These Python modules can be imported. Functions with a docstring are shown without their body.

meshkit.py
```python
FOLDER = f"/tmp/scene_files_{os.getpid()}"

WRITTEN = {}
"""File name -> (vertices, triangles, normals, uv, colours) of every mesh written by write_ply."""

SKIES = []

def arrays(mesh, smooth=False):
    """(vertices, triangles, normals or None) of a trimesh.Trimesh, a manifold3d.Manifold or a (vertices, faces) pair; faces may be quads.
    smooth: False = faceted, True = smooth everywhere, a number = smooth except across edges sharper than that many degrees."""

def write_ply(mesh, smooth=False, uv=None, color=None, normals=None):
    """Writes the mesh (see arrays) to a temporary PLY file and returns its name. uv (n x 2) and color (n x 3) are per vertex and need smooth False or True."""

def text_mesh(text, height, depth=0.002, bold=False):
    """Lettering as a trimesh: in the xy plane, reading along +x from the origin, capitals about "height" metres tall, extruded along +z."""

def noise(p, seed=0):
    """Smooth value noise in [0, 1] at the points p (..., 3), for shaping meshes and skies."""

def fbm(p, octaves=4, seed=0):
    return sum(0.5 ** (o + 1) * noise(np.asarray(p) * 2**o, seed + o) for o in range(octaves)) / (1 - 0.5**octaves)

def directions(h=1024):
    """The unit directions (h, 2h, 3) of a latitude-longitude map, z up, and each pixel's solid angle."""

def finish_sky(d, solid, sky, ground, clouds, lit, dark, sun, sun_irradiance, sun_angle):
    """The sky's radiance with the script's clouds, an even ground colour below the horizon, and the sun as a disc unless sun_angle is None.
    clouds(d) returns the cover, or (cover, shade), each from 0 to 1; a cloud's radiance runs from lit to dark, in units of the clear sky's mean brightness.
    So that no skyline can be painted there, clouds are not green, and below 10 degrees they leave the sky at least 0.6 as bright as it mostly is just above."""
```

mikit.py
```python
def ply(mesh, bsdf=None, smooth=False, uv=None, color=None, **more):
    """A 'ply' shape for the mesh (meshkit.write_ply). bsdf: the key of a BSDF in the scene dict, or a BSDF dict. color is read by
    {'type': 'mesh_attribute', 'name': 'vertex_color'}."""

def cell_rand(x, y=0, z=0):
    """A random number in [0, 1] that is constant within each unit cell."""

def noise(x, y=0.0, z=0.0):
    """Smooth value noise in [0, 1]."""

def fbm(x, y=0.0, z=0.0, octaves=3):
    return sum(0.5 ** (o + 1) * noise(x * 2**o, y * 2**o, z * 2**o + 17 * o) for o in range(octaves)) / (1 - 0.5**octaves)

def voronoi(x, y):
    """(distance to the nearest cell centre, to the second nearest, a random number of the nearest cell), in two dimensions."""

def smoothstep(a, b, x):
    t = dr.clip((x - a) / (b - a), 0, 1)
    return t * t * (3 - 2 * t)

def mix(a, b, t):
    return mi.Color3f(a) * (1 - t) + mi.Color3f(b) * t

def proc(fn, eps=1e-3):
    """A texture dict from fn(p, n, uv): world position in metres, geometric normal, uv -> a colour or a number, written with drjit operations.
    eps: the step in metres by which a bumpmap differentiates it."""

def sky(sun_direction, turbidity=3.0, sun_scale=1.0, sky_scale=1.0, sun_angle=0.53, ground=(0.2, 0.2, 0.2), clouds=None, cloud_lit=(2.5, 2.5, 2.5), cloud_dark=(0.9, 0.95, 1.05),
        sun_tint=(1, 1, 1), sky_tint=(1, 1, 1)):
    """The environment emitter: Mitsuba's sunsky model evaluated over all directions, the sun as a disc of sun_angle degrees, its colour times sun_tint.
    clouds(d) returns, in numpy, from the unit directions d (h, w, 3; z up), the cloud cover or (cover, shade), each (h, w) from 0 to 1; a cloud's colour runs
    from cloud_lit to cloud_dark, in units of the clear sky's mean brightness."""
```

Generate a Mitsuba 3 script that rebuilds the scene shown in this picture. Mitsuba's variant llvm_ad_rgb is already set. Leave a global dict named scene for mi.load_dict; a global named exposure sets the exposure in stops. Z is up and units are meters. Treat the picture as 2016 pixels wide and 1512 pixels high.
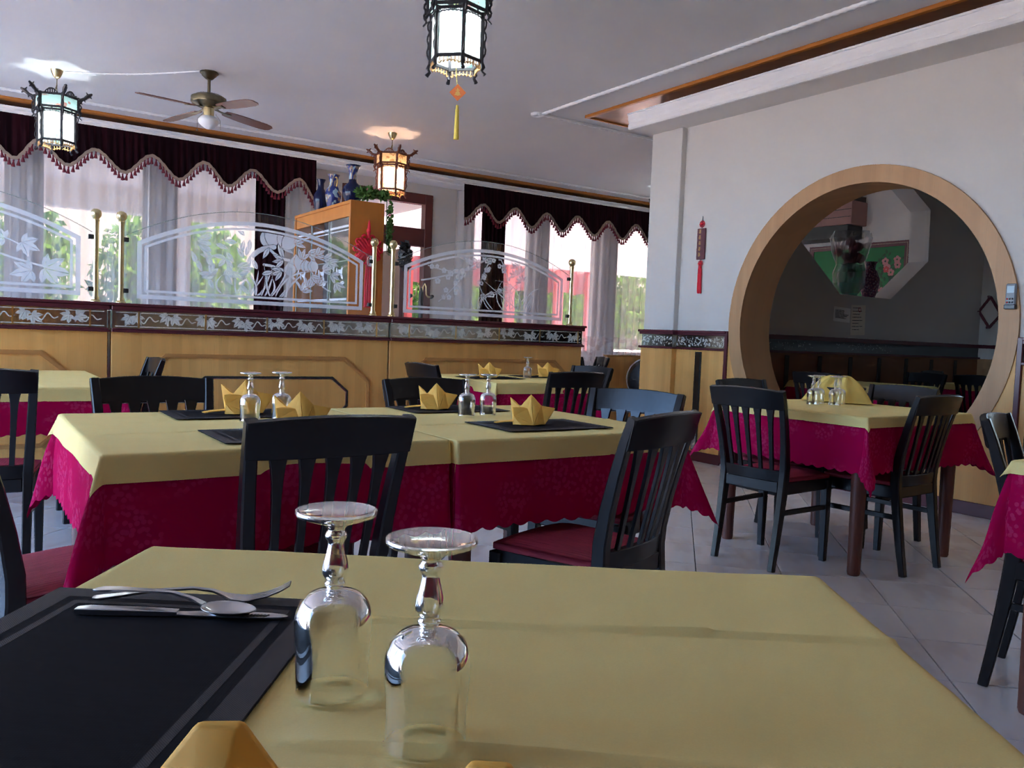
import math, random
import numpy as np, trimesh, mitsuba as mi, drjit as dr, mikit, meshkit
from shapely import affinity
from shapely.geometry import Point, Polygon, LineString, MultiPolygon, box as sbox
from shapely.ops import unary_union
from mikit import noise, fbm, voronoi, cell_rand, smoothstep, mix
T = mi.ScalarTransform4f
PI = math.pi
scene, labels = {}, {}

# ------------------------------------------------------------------ camera, sky, exposure
CAM_H = 1.07
YAW, PITCH, ROLL = np.radians([33.854, -3.2877, 2.2107])
fwd = np.array([math.sin(YAW)*math.cos(PITCH), math.cos(YAW)*math.cos(PITCH), math.sin(PITCH)])
rt0 = np.array([math.cos(YAW), -math.sin(YAW), 0]); up0 = np.cross(rt0, fwd)
upv = -math.sin(ROLL)*rt0 + math.cos(ROLL)*up0
scene['camera'] = {'type': 'perspective', 'fov': 63.53, 'fov_axis': 'x', 'near_clip': 0.02, 'far_clip': 200.0,
                   'to_world': T().look_at(origin=[0, 0, CAM_H], target=[float(v) for v in np.array([0, 0, CAM_H])+fwd], up=[float(v) for v in upv])}
def cloud_cover(d):
    n = meshkit.fbm(d*np.array([2.2, 2.2, 4.0])+3.0, 5, 4)
    return np.clip((n-0.52)*4.0, 0, 1)*0.6
scene['sky'] = mikit.sky((0.42, -0.58, 0.78), turbidity=3.0, sun_scale=0.45, sky_scale=1.0, sky_tint=(0.93, 1.0, 1.10), clouds=cloud_cover, cloud_lit=(1.7, 1.7, 1.7), cloud_dark=(1.1, 1.12, 1.2), ground=(0.25, 0.25, 0.24))
exposure = 5.72
LANTERN = {'cool': (0.80, 0.90, 1.0), 'warm': (1.0, 0.66, 0.44)}
LANTERN_POWER = 20.0

# ------------------------------------------------------------------ materials
def mat(key, **k): scene[key] = {'type': 'twosided', 'bsdf': {'type': 'principled', **k}}
def rgb(*c): return {'type': 'rgb', 'value': list(c)}
def plain(key, c, rough=0.6, **k): mat(key, base_color=rgb(*c), roughness=rough, **k)
def proc(key, fn, rough=0.6, bump=None, bscale=1.0, **k):
    b = {'type': 'principled', 'base_color': mikit.proc(fn), 'roughness': rough, **k}
    if bump: b = {'type': 'bumpmap', 'arbitrary': mikit.proc(bump), 'scale': bscale, 'bsdf': b}
    scene[key] = {'type': 'twosided', 'bsdf': b}

def f_plaster(p, n, uv):
    t = fbm(p.x*3, p.y*3, p.z*3)
    return mix((0.57, 0.545, 0.51), (0.61, 0.585, 0.55), t)
proc('plaster', f_plaster, 0.75)
def f_ceil(p, n, uv):
    return mix((0.56, 0.55, 0.54), (0.60, 0.59, 0.58), fbm(p.x*2, p.y*2, 0.5))
proc('ceiling_paint', f_ceil, 0.7)
plain('white_paint', (0.82, 0.82, 0.81), 0.45)
def veneer(a, b, c, w):
    def f(p, n, uv):
        h = dr.select(dr.abs(n.x) > 0.7, p.y, dr.select(dr.abs(n.y) > 0.7, p.x, p.x + p.y))
        k = h*w + 0.25*noise(h*w*0.7+9.0)
        band = cell_rand(dr.floor(k), 3.0, 1.0)
        grain = fbm(h*160.0, p.z*5.0, 3.0, 3)
        broad = noise(h*22.0, p.z*1.3, 5.0)
        return mix(mix(a, b, 0.35*band+0.45*broad+0.2*grain), c, 0.22*smoothstep(0.60, 0.85, grain))
    return f
proc('light_wood', veneer((0.58, 0.285, 0.075), (0.80, 0.445, 0.14), (0.42, 0.18, 0.04), 16.0), 0.42, specular=0.4)
proc('gate_wood', veneer((0.40, 0.215, 0.095), (0.52, 0.30, 0.14), (0.31, 0.15, 0.06), 9.0), 0.45, specular=0.4)
plain('moulding_wood', (0.48, 0.22, 0.065), 0.4)
proc('shaded_veneer', veneer((0.19, 0.085, 0.04), (0.25, 0.115, 0.055), (0.14, 0.06, 0.03), 6.0), 0.45, specular=0.35)  # dado wood with the second room's shade put into its colour
plain('heap_cloth', (0.76, 0.52, 0.12), 0.75)
proc('cabinet_wood', veneer((0.44, 0.145, 0.022), (0.52, 0.19, 0.034), (0.34, 0.10, 0.015), 4.0), 0.4, specular=0.4)
proc('panel_wood', veneer((0.25, 0.105, 0.045), (0.32, 0.14, 0.06), (0.18, 0.07, 0.03), 3.0), 0.22, specular=0.6)
plain('orange_wood', (0.45, 0.16, 0.03), 0.3)
plain('burgundy_wood', (0.085, 0.014, 0.022), 0.28, clearcoat=0.3, clearcoat_gloss=0.85)
plain('leg_wood', (0.115, 0.038, 0.026), 0.35)
plain('door_wood', (0.10, 0.026, 0.022), 0.38)
plain('black_lacquer', (0.006, 0.006, 0.007), 0.25, specular=0.42)
plain('black_metal', (0.02, 0.02, 0.02), 0.4)
def f_seat(p, n, uv):
    s = 0.5+0.5*dr.sin(uv.x*620.0 + 3.0*noise(uv.x*60.0, uv.y*9.0))
    t = fbm(uv.x*190.0, uv.y*22.0, 0.0)
    return mix((0.30, 0.030, 0.055), (0.145, 0.012, 0.022), 0.65*smoothstep(0.3, 0.9, s*t*1.6))
proc('seat_fabric', f_seat, 0.7, sheen=0.3)
def f_yellow(p, n, uv):
    t = fbm(uv.x*14.0, uv.y*14.0, 1.0)
    w = noise(uv.x*900.0, uv.y*900.0)
    return mix((0.70, 0.53, 0.18), (0.76, 0.59, 0.225), 0.6*t+0.4*w)
proc('yellow_cloth', f_yellow, 0.75)
def damask(uv):
    a, b, c = voronoi(uv.x*6.5, uv.y*6.5)
    clus = smoothstep(0.52, 0.30, a + 0.30*(fbm(uv.x*30.0, uv.y*30.0, 2.0)-0.5))
    x, y, r = voronoi(uv.x*70.0, uv.y*70.0)
    return clus*smoothstep(0.50, 0.40, x)*dr.select(r > 0.30, 1.0, 0.0)
def f_red(p, n, uv):
    return mix((0.35, 0.003, 0.050), (0.47, 0.045, 0.13), damask(uv)*0.55)
proc('red_cloth', f_red, 0.85, specular=0.02)
def f_napkin(p, n, uv):
    return mix((0.78, 0.40, 0.055), (0.83, 0.46, 0.085), fbm(p.x*60.0, p.y*60.0, p.z*60.0))
proc('napkin_cloth', f_napkin, 0.7)
def f_mat(p, n, uv):
    w = (0.5+0.5*dr.sin(uv.x*2600.0))*(0.5+0.5*dr.sin(uv.y*2600.0))
    t = fbm(uv.x*40.0, uv.y*200.0)
    return mix((0.005, 0.005, 0.007), (0.011, 0.011, 0.015), 0.5*w+0.5*t)
proc('mat_weave', f_mat, 0.75, specular=0.1)
def f_matb(p, n, uv):
    return mix((0.010, 0.010, 0.013), (0.026, 0.026, 0.032), 0.5+0.5*dr.sin((uv.x+uv.y)*2600.0))
proc('mat_border', f_matb, 0.5, specular=0.3)
scene['goblet_glass'] = {'type': 'dielectric', 'int_ior': 1.5, 'ext_ior': 1.0}
scene['pane_glass'] = {'type': 'thindielectric', 'int_ior': 1.5, 'ext_ior': 1.0}
scene['teal_glass'] = {'type': 'blendbsdf', 'weight': 0.45, 'a': {'type': 'thindielectric'}, 'b': {'type': 'twosided', 'bsdf': {'type': 'principled', 'base_color': rgb(0.03, 0.17, 0.18), 'roughness': 0.1}}}
scene['cellophane'] = {'type': 'blendbsdf', 'weight': 0.05, 'a': {'type': 'thindielectric', 'int_ior': 1.6}, 'b': {'type': 'twosided', 'bsdf': {'type': 'principled', 'base_color': rgb(0.8, 0.75, 0.72), 'roughness': 0.2}}}
scene['etched_glass'] = {'type': 'mask', 'opacity': 0.86, 'bsdf': {'type': 'principledthin', 'base_color': rgb(0.86, 0.89, 0.93), 'roughness': 0.6, 'diff_trans': 0.55}}
plain('etched_mirror', (0.52, 0.54, 0.52), 0.55)
plain('glass_edge', (0.30, 0.36, 0.34), 0.15)
scene['mirror'] = {'type': 'twosided', 'bsdf': {'type': 'roughconductor', 'material': 'none', 'specular_reflectance': rgb(0.62, 0.66, 0.64), 'alpha': 0.03}}
plain('dim_reflection_mirror', (0.10, 0.11, 0.11), 0.08, metallic=1.0)  # mirror darkened in colour to stand for its dim reflection
plain('brass', (0.86, 0.70, 0.36), 0.2, metallic=1.0)
plain('old_brass', (0.20, 0.165, 0.10), 0.32, metallic=1.0)
plain('steel', (0.66, 0.66, 0.68), 0.16, metallic=1.0)
def f_velvet(p, n, uv):
    return mix((0.007, 0.001, 0.003), (0.019, 0.0025, 0.006), smoothstep(0.35, 0.75, noise(p.x*55.0, p.z*2.0, p.y*10.0)))
proc('velvet', f_velvet, 0.85, specular=0.1)
plain('trim_braid', (0.30, 0.22, 0.17), 0.8)
plain('tassel_red', (0.13, 0.008, 0.020), 0.7)
def f_sheer_col(p, n, uv):
    return mix((0.86, 0.86, 0.88), (0.60, 0.55, 0.56), 0.8*smoothstep(0.42, 0.62, fbm(p.x*16.0, p.z*16.0, 1.0))*dr.select(p.z < 1.12, 1.0, 0.0))
def f_sheer_op(p, n, uv):
    base = 0.30 + 0.10*noise(p.x*34.0, 0.0, 1.0) + 0.05*dr.select(uv.x > 0.5, 1.0, 0.0)
    lace = dr.select(p.z < 1.12, 0.30+0.22*smoothstep(0.42, 0.62, fbm(p.x*16.0, p.z*16.0, 1.0)), 0.0)
    cx, cz = dr.floor(p.x/0.42), dr.floor(p.z/0.46)
    fx, fz = p.x/0.42-cx-0.3-0.4*cell_rand(cx, cz, 4.0), p.z/0.46-cz-0.3-0.4*cell_rand(cx, cz, 7.0)
    leaf = smoothstep(0.15, 0.13, dr.sqrt(dr.square(fx*1.35)+dr.square(fz)))*smoothstep(0.02, 0.05, dr.abs(fx+0.3*fz))
    return dr.minimum(base + lace + 0.22*leaf, 0.95)
scene['sheer'] = {'type': 'mask', 'opacity': mikit.proc(f_sheer_op), 'bsdf': {'type': 'principledthin', 'base_color': mikit.proc(f_sheer_col), 'roughness': 0.8, 'diff_trans': 0.9}}
TS, TA, TB = 0.396, 3.678, 0.141
def f_tile(p, n, uv):
    a, b = (p.x+p.y)*0.70711, (p.x-p.y)*0.70711
    k = cell_rand(dr.floor((a-TA)/TS), dr.floor((b-TB)/TS), 2.0)
    t = fbm(a*4.0+k*30.0, b*9.0, k*9.0, 4)
    return mix(mix((0.60, 0.59, 0.60), (0.71, 0.695, 0.69), t), (0.50, 0.44, 0.42), 0.5*smoothstep(0.56, 0.75, fbm(a*2.5+7.0, b*7.0+k*11.0, 1.0, 4)))
proc('floor_tile', f_tile, 0.24, specular=0.45)
plain('grout', (0.13, 0.12, 0.12), 0.8)
plain('lantern_black', (0.012, 0.010, 0.012), 0.35)
plain('amber_lit_wood', (0.50, 0.27, 0.09), 0.4)  # light wood with the lantern's amber light put into its colour
plain('lantern_brown', (0.10, 0.028, 0.014), 0.4)
def lantern_pane(a, b, cx, cy, cz):
    def f(p, n, uv):
        t = smoothstep(0.56, 0.66, fbm((p.x-cx)*22.0+4.0, (p.y-cy)*22.0, (p.z-cz)*26.0, 3))
        return mix(a, b, t*0.9)
    return f
scene['pane_cool'] = {'type': 'principledthin', 'base_color': mikit.proc(lantern_pane((0.82, 0.84, 0.82), (0.10, 0.26, 0.20), 0, 0, 0)), 'roughness': 0.6, 'diff_trans': 1.0}
scene['upper_cool'] = {'type': 'principledthin', 'base_color': mikit.proc(lantern_pane((0.30, 0.44, 0.40), (0.34, 0.13, 0.10), 5, 3, 1)), 'roughness': 0.6, 'diff_trans': 0.7}
scene['upper_warm'] = {'type': 'principledthin', 'base_color': mikit.proc(lantern_pane((0.52, 0.40, 0.26), (0.25, 0.17, 0.08), 6, 2, 1)), 'roughness': 0.6, 'diff_trans': 0.7}
scene['pane_warm'] = {'type': 'principledthin', 'base_color': mikit.proc(lantern_pane((0.84, 0.74, 0.58), (0.36, 0.26, 0.14), 2, 1, 0)), 'roughness': 0.6, 'diff_trans': 1.0}
plain('fan_blade', (0.17, 0.075, 0.05), 0.35)
plain('opal_glass', (0.80, 0.82, 0.82), 0.15)
plain('gold_silk', (0.72, 0.55, 0.08), 0.6)
plain('red_silk', (0.62, 0.012, 0.030), 0.6)
plain('plate_orange', (0.66, 0.16, 0.04), 0.5)
plain('gold_paint', (0.66, 0.42, 0.12), 0.4)
plain('scroll_wood', (0.12, 0.035, 0.045), 0.35)
plain('paper_white', (0.86, 0.86, 0.84), 0.8)
plain('paper_cream', (0.80, 0.74, 0.62), 0.8)
plain('ink', (0.05, 0.05, 0.06), 0.8)
plain('ink_red', (0.45, 0.05, 0.05), 0.8)
plain('grey_plastic', (0.20, 0.215, 0.235), 0.4)
plain('screen_grey', (0.33, 0.42, 0.47), 0.25)
plain('dark_plastic', (0.018, 0.019, 0.022), 0.3)
plain('pale_plastic', (0.55, 0.52, 0.52), 0.4)
plain('cobalt', (0.005, 0.008, 0.040), 0.15, specular=0.4)
def f_porcelain(p, n, uv):
    a, b, c = voronoi(uv.x*9.0, uv.y*11.0)
    c1 = mix((0.025, 0.035, 0.16), (0.28, 0.20, 0.15), dr.select(c > 0.5, 1.0, 0.0))
    return mix(c1, (0.34, 0.46, 0.52), dr.select(c > 0.78, 1.0, 0.0))
proc('porcelain', f_porcelain, 0.18, specular=0.4)
def f_purple(p, n, uv):
    a, b, c = voronoi(uv.x*12.0, uv.y*12.0)
    return mix((0.09, 0.035, 0.075), mix((0.24, 0.06, 0.08), (0.25, 0.22, 0.26), c), smoothstep(0.45, 0.25, a))
proc('purple_porcelain', f_purple, 0.2)
plain('picture_green', (0.006, 0.15, 0.035), 0.5)
plain('petal_pink', (0.50, 0.20, 0.20), 0.6)
plain('petal_red', (0.50, 0.045, 0.05), 0.6)
plain('petal_dark', (0.10, 0.012, 0.025), 0.6)
plain('leaf_dark', (0.025, 0.06, 0.02), 0.5)
scene['ivy_leaf'] = {'type': 'principledthin', 'base_color': rgb(0.09, 0.17, 0.045), 'roughness': 0.5, 'diff_trans': 0.6}
def f_tree(p, n, uv):
    t = cell_rand(dr.floor(p.x*6.0), dr.floor(p.y*6.0), dr.floor(p.z*6.0))
    return mix((0.030, 0.075, 0.012), (0.13, 0.21, 0.035), t)
scene['tree_leaf'] = {'type': 'principledthin', 'base_color': mikit.proc(f_tree), 'roughness': 0.5, 'diff_trans': 0.9}
plain('garden_render', (0.17, 0.13, 0.11), 0.85)
plain('bark', (0.16, 0.11, 0.08), 0.9)
plain('terrace', (0.42, 0.37, 0.34), 0.8)
plain('veranda_paint', (0.72, 0.64, 0.58), 0.7)
plain('red_paint', (0.62, 0.085, 0.075), 0.5)
def f_awning(p, n, uv):
    return mix((0.42, 0.085, 0.085), (0.46, 0.16, 0.15), dr.select(dr.sin(p.x*26.0) > 0.3, 1.0, 0.0))
scene['canvas_pale'] = {'type': 'principledthin', 'base_color': rgb(0.62, 0.50, 0.47), 'roughness': 0.8, 'diff_trans': 0.4}
scene['awning_cloth'] = {'type': 'principledthin', 'base_color': mikit.proc(f_awning), 'roughness': 0.8, 'diff_trans': 0.7}
plain('pier_grey', (0.20, 0.185, 0.185), 0.7)
plain('hood_pink', (0.30, 0.16, 0.14), 0.6)
plain('navy_wicker', (0.012, 0.014, 0.03), 0.5)
scene['bulb_cool'] = {'type': 'diffuse', 'reflectance': rgb(0.8, 0.8, 0.8)}

# ------------------------------------------------------------------ mesh helpers
def V(*a): return np.array(a, float)
def grid_faces(nu, nv, wrap=False):
    i = np.arange(nu-1)[:, None]; m = nv if wrap else nv-1
    j = np.arange(m)[None, :]; j2 = (j+1) % nv
    a, b, c, d = i*nv+j, (i+1)*nv+j, (i+1)*nv+j2, i*nv+j2
    return np.concatenate([np.stack([a, b, c], -1).reshape(-1, 3), np.stack([a, c, d], -1).reshape(-1, 3)])
def mesh(v, f): return trimesh.Trimesh(np.asarray(v, float), np.asarray(f, int), process=False)
def cat(*ms):
    ms = ms[0] if len(ms) == 1 and isinstance(ms[0], (list, tuple)) else ms
    return trimesh.util.concatenate([m for m in ms])
def rbox(x0, x1, y0, y1, z0, z1, b=0.004):
    c, h = V(x0+x1, y0+y1, z0+z1)/2, V(x1-x0, y1-y0, z1-z0)/2
    b = min(b, h.min()*0.6)
    pts = []
    for k in range(3):
        for s in np.ndindex(2, 2, 2):
            s = np.array(s)*2-1
            q = s*(h-b); q[k] = s[k]*h[k]; pts.append(q)
    m = trimesh.convex.convex_hull(np.array(pts)); m.apply_translation(c); return m
def bx(x0, x1, y0, y1, z0, z1):
    m = trimesh.creation.box(extents=[x1-x0, y1-y0, z1-z0]); m.apply_translation([(x0+x1)/2, (y0+y1)/2, (z0+z1)/2]); return m
def lathe(prof, seg=32):
    prof = np.asarray(prof, float); a = np.arange(seg)*2*PI/seg
    v = np.stack([prof[:, None, 0]*np.cos(a), prof[:, None, 0]*np.sin(a), np.repeat(prof[:, 1:2], seg, 1)], -1).reshape(-1, 3)
    return mesh(v, grid_faces(len(prof), seg, True)[:, ::-1])
def lathe_uv(prof, seg=32):
    m = lathe(prof, seg); n = len(prof)
    u = np.tile(np.abs(np.arange(seg)/seg*2-1), n); return m, np.stack([u, np.repeat(np.asarray(prof)[:, 1]*3, seg)], 1)
def tube(pts, r, seg=8, caps=True):
    pts = np.asarray(pts, float); n = len(pts); r = np.broadcast_to(np.asarray(r, float), (n,))
    t = np.gradient(pts, axis=0); t /= np.linalg.norm(t, axis=1, keepdims=True)+1e-12
    up = V(0, 0, 1) if abs(t[0][2]) < 0.9 else V(1, 0, 0); rings = []
    for i in range(n):
        s = np.cross(t[i], up); s /= np.linalg.norm(s)+1e-12; up = np.cross(s, t[i])
        a = np.arange(seg)*2*PI/seg
        rings.append(pts[i]+r[i]*(np.cos(a)[:, None]*s+np.sin(a)[:, None]*up))
    v = np.concatenate(rings); f = grid_faces(n, seg, True)
    if caps:
        v = np.vstack([v, pts[0], pts[-1]]); i = np.arange(seg); j = (i+1) % seg
        f = np.vstack([f, np.stack([i, j, i*0+len(v)-2], 1), np.stack([j+(n-1)*seg, i+(n-1)*seg, i*0+len(v)-1], 1)])
    return mesh(v, f)
def bar(pts, w, t, side, ch=0.25):
    """a chamfered rectangular bar along pts: width w along the vector side, thickness t across"""
    pts = np.asarray(pts, float); n = len(pts)
    w = np.broadcast_to(np.asarray(w, float), (n,))/2; t = np.broadcast_to(np.asarray(t, float), (n,))/2
    d = np.gradient(pts, axis=0); d /= np.linalg.norm(d, axis=1, keepdims=True)
    sd = np.broadcast_to(np.asarray(side, float), (n, 3)); rings = []
    for i in range(n):
        s = sd[i]-d[i]*(sd[i]@d[i]); s /= np.linalg.norm(s); u = np.cross(d[i], s)
        c = ch*min(w[i], t[i])*2*0.5
        q = [(w[i]-c, t[i]), (w[i], t[i]-c), (w[i], -t[i]+c), (w[i]-c, -t[i]), (-w[i]+c, -t[i]), (-w[i], -t[i]+c), (-w[i], t[i]-c), (-w[i]+c, t[i])]
        rings.append([pts[i]+a*s+b*u for a, b in q])
    v = np.array(rings).reshape(-1, 3); f = grid_faces(n, 8, True)
    caps = [[0, k, k+1] for k in range(1, 7)]; e = (n-1)*8
    f = np.vstack([f, caps, [[e, e+k+1, e+k] for k in range(1, 7)]])
    return mesh(v, f)
def plate(poly, depth):
    gs = [g for g in getattr(poly, 'geoms', [poly]) if g.geom_type == 'Polygon' and g.area > 1e-7]
    return cat([trimesh.creation.extrude_polygon(g, depth, engine='earcut') for g in gs])
def stand_y(m, Y):      # (x, y, z) of a flat plate -> (x, Y - z, y): faces -y
    v = np.array(m.vertices); return mesh(np.stack([v[:, 0], Y-v[:, 2], v[:, 1]], 1), m.faces)
def stand_x(m, X):      # (a, b, c) -> (X - c, a, b): a runs along +y, faces -x
    v = np.array(m.vertices); return mesh(np.stack([X-v[:, 2], v[:, 0], v[:, 1]], 1), np.asarray(m.faces)[:, ::-1])
def solidify(v, f, t):
    m = trimesh.Trimesh(v, f, process=False); n = m.vertex_normals
    a, b = m.vertices+n*t/2, m.vertices-n*t/2; k = len(a); f = np.asarray(m.faces)
    e = np.sort(np.vstack([f[:, [0, 1]], f[:, [1, 2]], f[:, [2, 0]]]), 1); full = np.vstack([f[:, [0, 1]], f[:, [1, 2]], f[:, [2, 0]]])
    _, inv, cnt = np.unique(e, axis=0, return_inverse=True, return_counts=True); be = full[cnt[inv.ravel()] == 1]
    sides = np.vstack([np.stack([be[:, 1], be[:, 0], be[:, 0]+k], 1), np.stack([be[:, 1], be[:, 0]+k, be[:, 1]+k], 1)])
    return mesh(np.vstack([a, b]), np.vstack([f, f[:, ::-1]+k, sides]))
def mv(m, x=0, y=0, z=0, rz=0, s=1.0):
    m = m.copy(); c, n = math.cos(rz), math.sin(rz)
    m.apply_transform(np.array([[c*s, -n*s, 0, x], [n*s, c*s, 0, y], [0, 0, s, z], [0, 0, 0, 1]])); return m
def tf(x=0, y=0, z=0, rz=0, s=1.0): return T().translate([x, y, z]).rotate([0, 0, 1], math.degrees(rz)).scale(s)

def key_free(k):
    if k not in scene and k not in labels: return k
    i = 1
    while f'{k}_{i:03d}' in scene or f'{k}_{i:03d}' in labels: i += 1
    return f'{k}_{i:03d}'
def put(name, m, bsdf, parent=None, smooth=False, label=None, cat=None, group=None, kind=None, tw=None, uv=None):
    k = key_free((parent+'__' if parent else '')+name)
    d = m if isinstance(m, dict) else mikit.ply(m, bsdf, smooth=smooth, uv=uv)
    scene[k] = {**d, 'to_world': tw} if tw is not None else dict(d)
    e = {}
    if label: e['label'] = label
    if cat: e['category'] = cat
    if group: e['group'] = group
    if kind: e['kind'] = kind
    if e: labels[k] = e
    return k
def thing(name, label, cat, group=None, kind=None):
    k = name; i = 0
    while k in labels or k in scene:
        i += 1; k = f'{name}_{i:03d}'
    labels[k] = {'label': label}
    if cat: labels[k]['category'] = cat
    if group: labels[k]['group'] = group
    if kind: labels[k]['kind'] = kind
    return k
rng = np.random.default_rng(7)
def leaf_cloud(n, c, r, size, seed=0, shell=0.0):
    g = np.random.default_rng(seed); d = g.normal(size=(n, 3)); d /= np.linalg.norm(d, axis=1, keepdims=True)
    rad = (shell+(1-shell)*g.random(n)**0.5)[:, None]; p = np.array(c)+d*rad*np.array(r)
    a = g.normal(size=(n, 3)); a /= np.linalg.norm(a, axis=1, keepdims=True)
    b = np.cross(a, g.normal(size=(n, 3))); b /= np.linalg.norm(b, axis=1, keepdims=True)
    s = (size*(0.6+0.8*g.random(n)))[:, None]
    v = np.stack([p-a*s, p+b*s*0.5, p+a*s, p-b*s*0.5], 1).reshape(-1, 3); i = np.arange(n)[:, None]*4
    return mesh(v, np.vstack([i+[0, 1, 2], i+[0, 2, 3]]))

# ------------------------------------------------------------------ setting: floor
thing('floor', 'pale marbled square floor tiles laid diagonally with dark joints', None, kind='structure')
put('grout_bed', bx(-3.2, 10.7, -2.2, 10.9, -0.08, -0.006), 'grout', 'floor')
tile = mikit.ply(rbox(-TS/2+.0025, TS/2-.0025, -TS/2+.0025, TS/2-.0025, -0.012, 0.0, 0.0015), 'floor_tile')
cells = []
for i in range(-30, 31):
    for j in range(-30, 31):
        a, b = TA+TS*(i+.5), TB+TS*(j+.5); x, y = (a+b)*.70711, (a-b)*.70711
        if -3.25 < x < 10.6 and -2.2 < y < 10.8: cells.append((x, y))
seen = [c for c in cells if (1.0 < c[0] < 5.75 and -0.3 < c[1] < 6.3) or (-0.9 < c[0] < 1.0 and 1.6 < c[1] < 4.6) or (4.6 < c[0] < 7.2 and 6.0 < c[1] < 8.2)]
seen = sorted(seen, key=lambda c: c[0]**2+c[1]**2)[:290]; ss = set(seen)
for c in seen: put('tile', tile, None, 'floor', tw=tf(c[0], c[1], 0, PI/4))
rest = [mv(bx(-TS/2+.0025, TS/2-.0025, -TS/2+.0025, TS/2-.0025, -0.012, 0.0), c[0], c[1], 0, PI/4) for c in cells if c not in ss]
put('tile_field', cat(rest), 'floor_tile', 'floor', kind='stuff')

# ------------------------------------------------------------------ setting: ceiling
ZC, ZS = 3.3, 3.055
thing('ceiling', 'off-white plaster ceiling with rope moulding, wooden strips and a dropped soffit', None, kind='structure')
put('plaster_slab', bx(-3.2, 10.7, -2.2, 10.9, ZC, ZC+.12), 'ceiling_paint', 'ceiling')
put('soffit', cat(bx(5.25, 10.45, -2.0, 6.0, ZS, ZS+.02), bx(5.97, 10.45, -2.0, 6.0, ZS+.02, ZC-.002)), 'plaster', 'ceiling')
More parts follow.
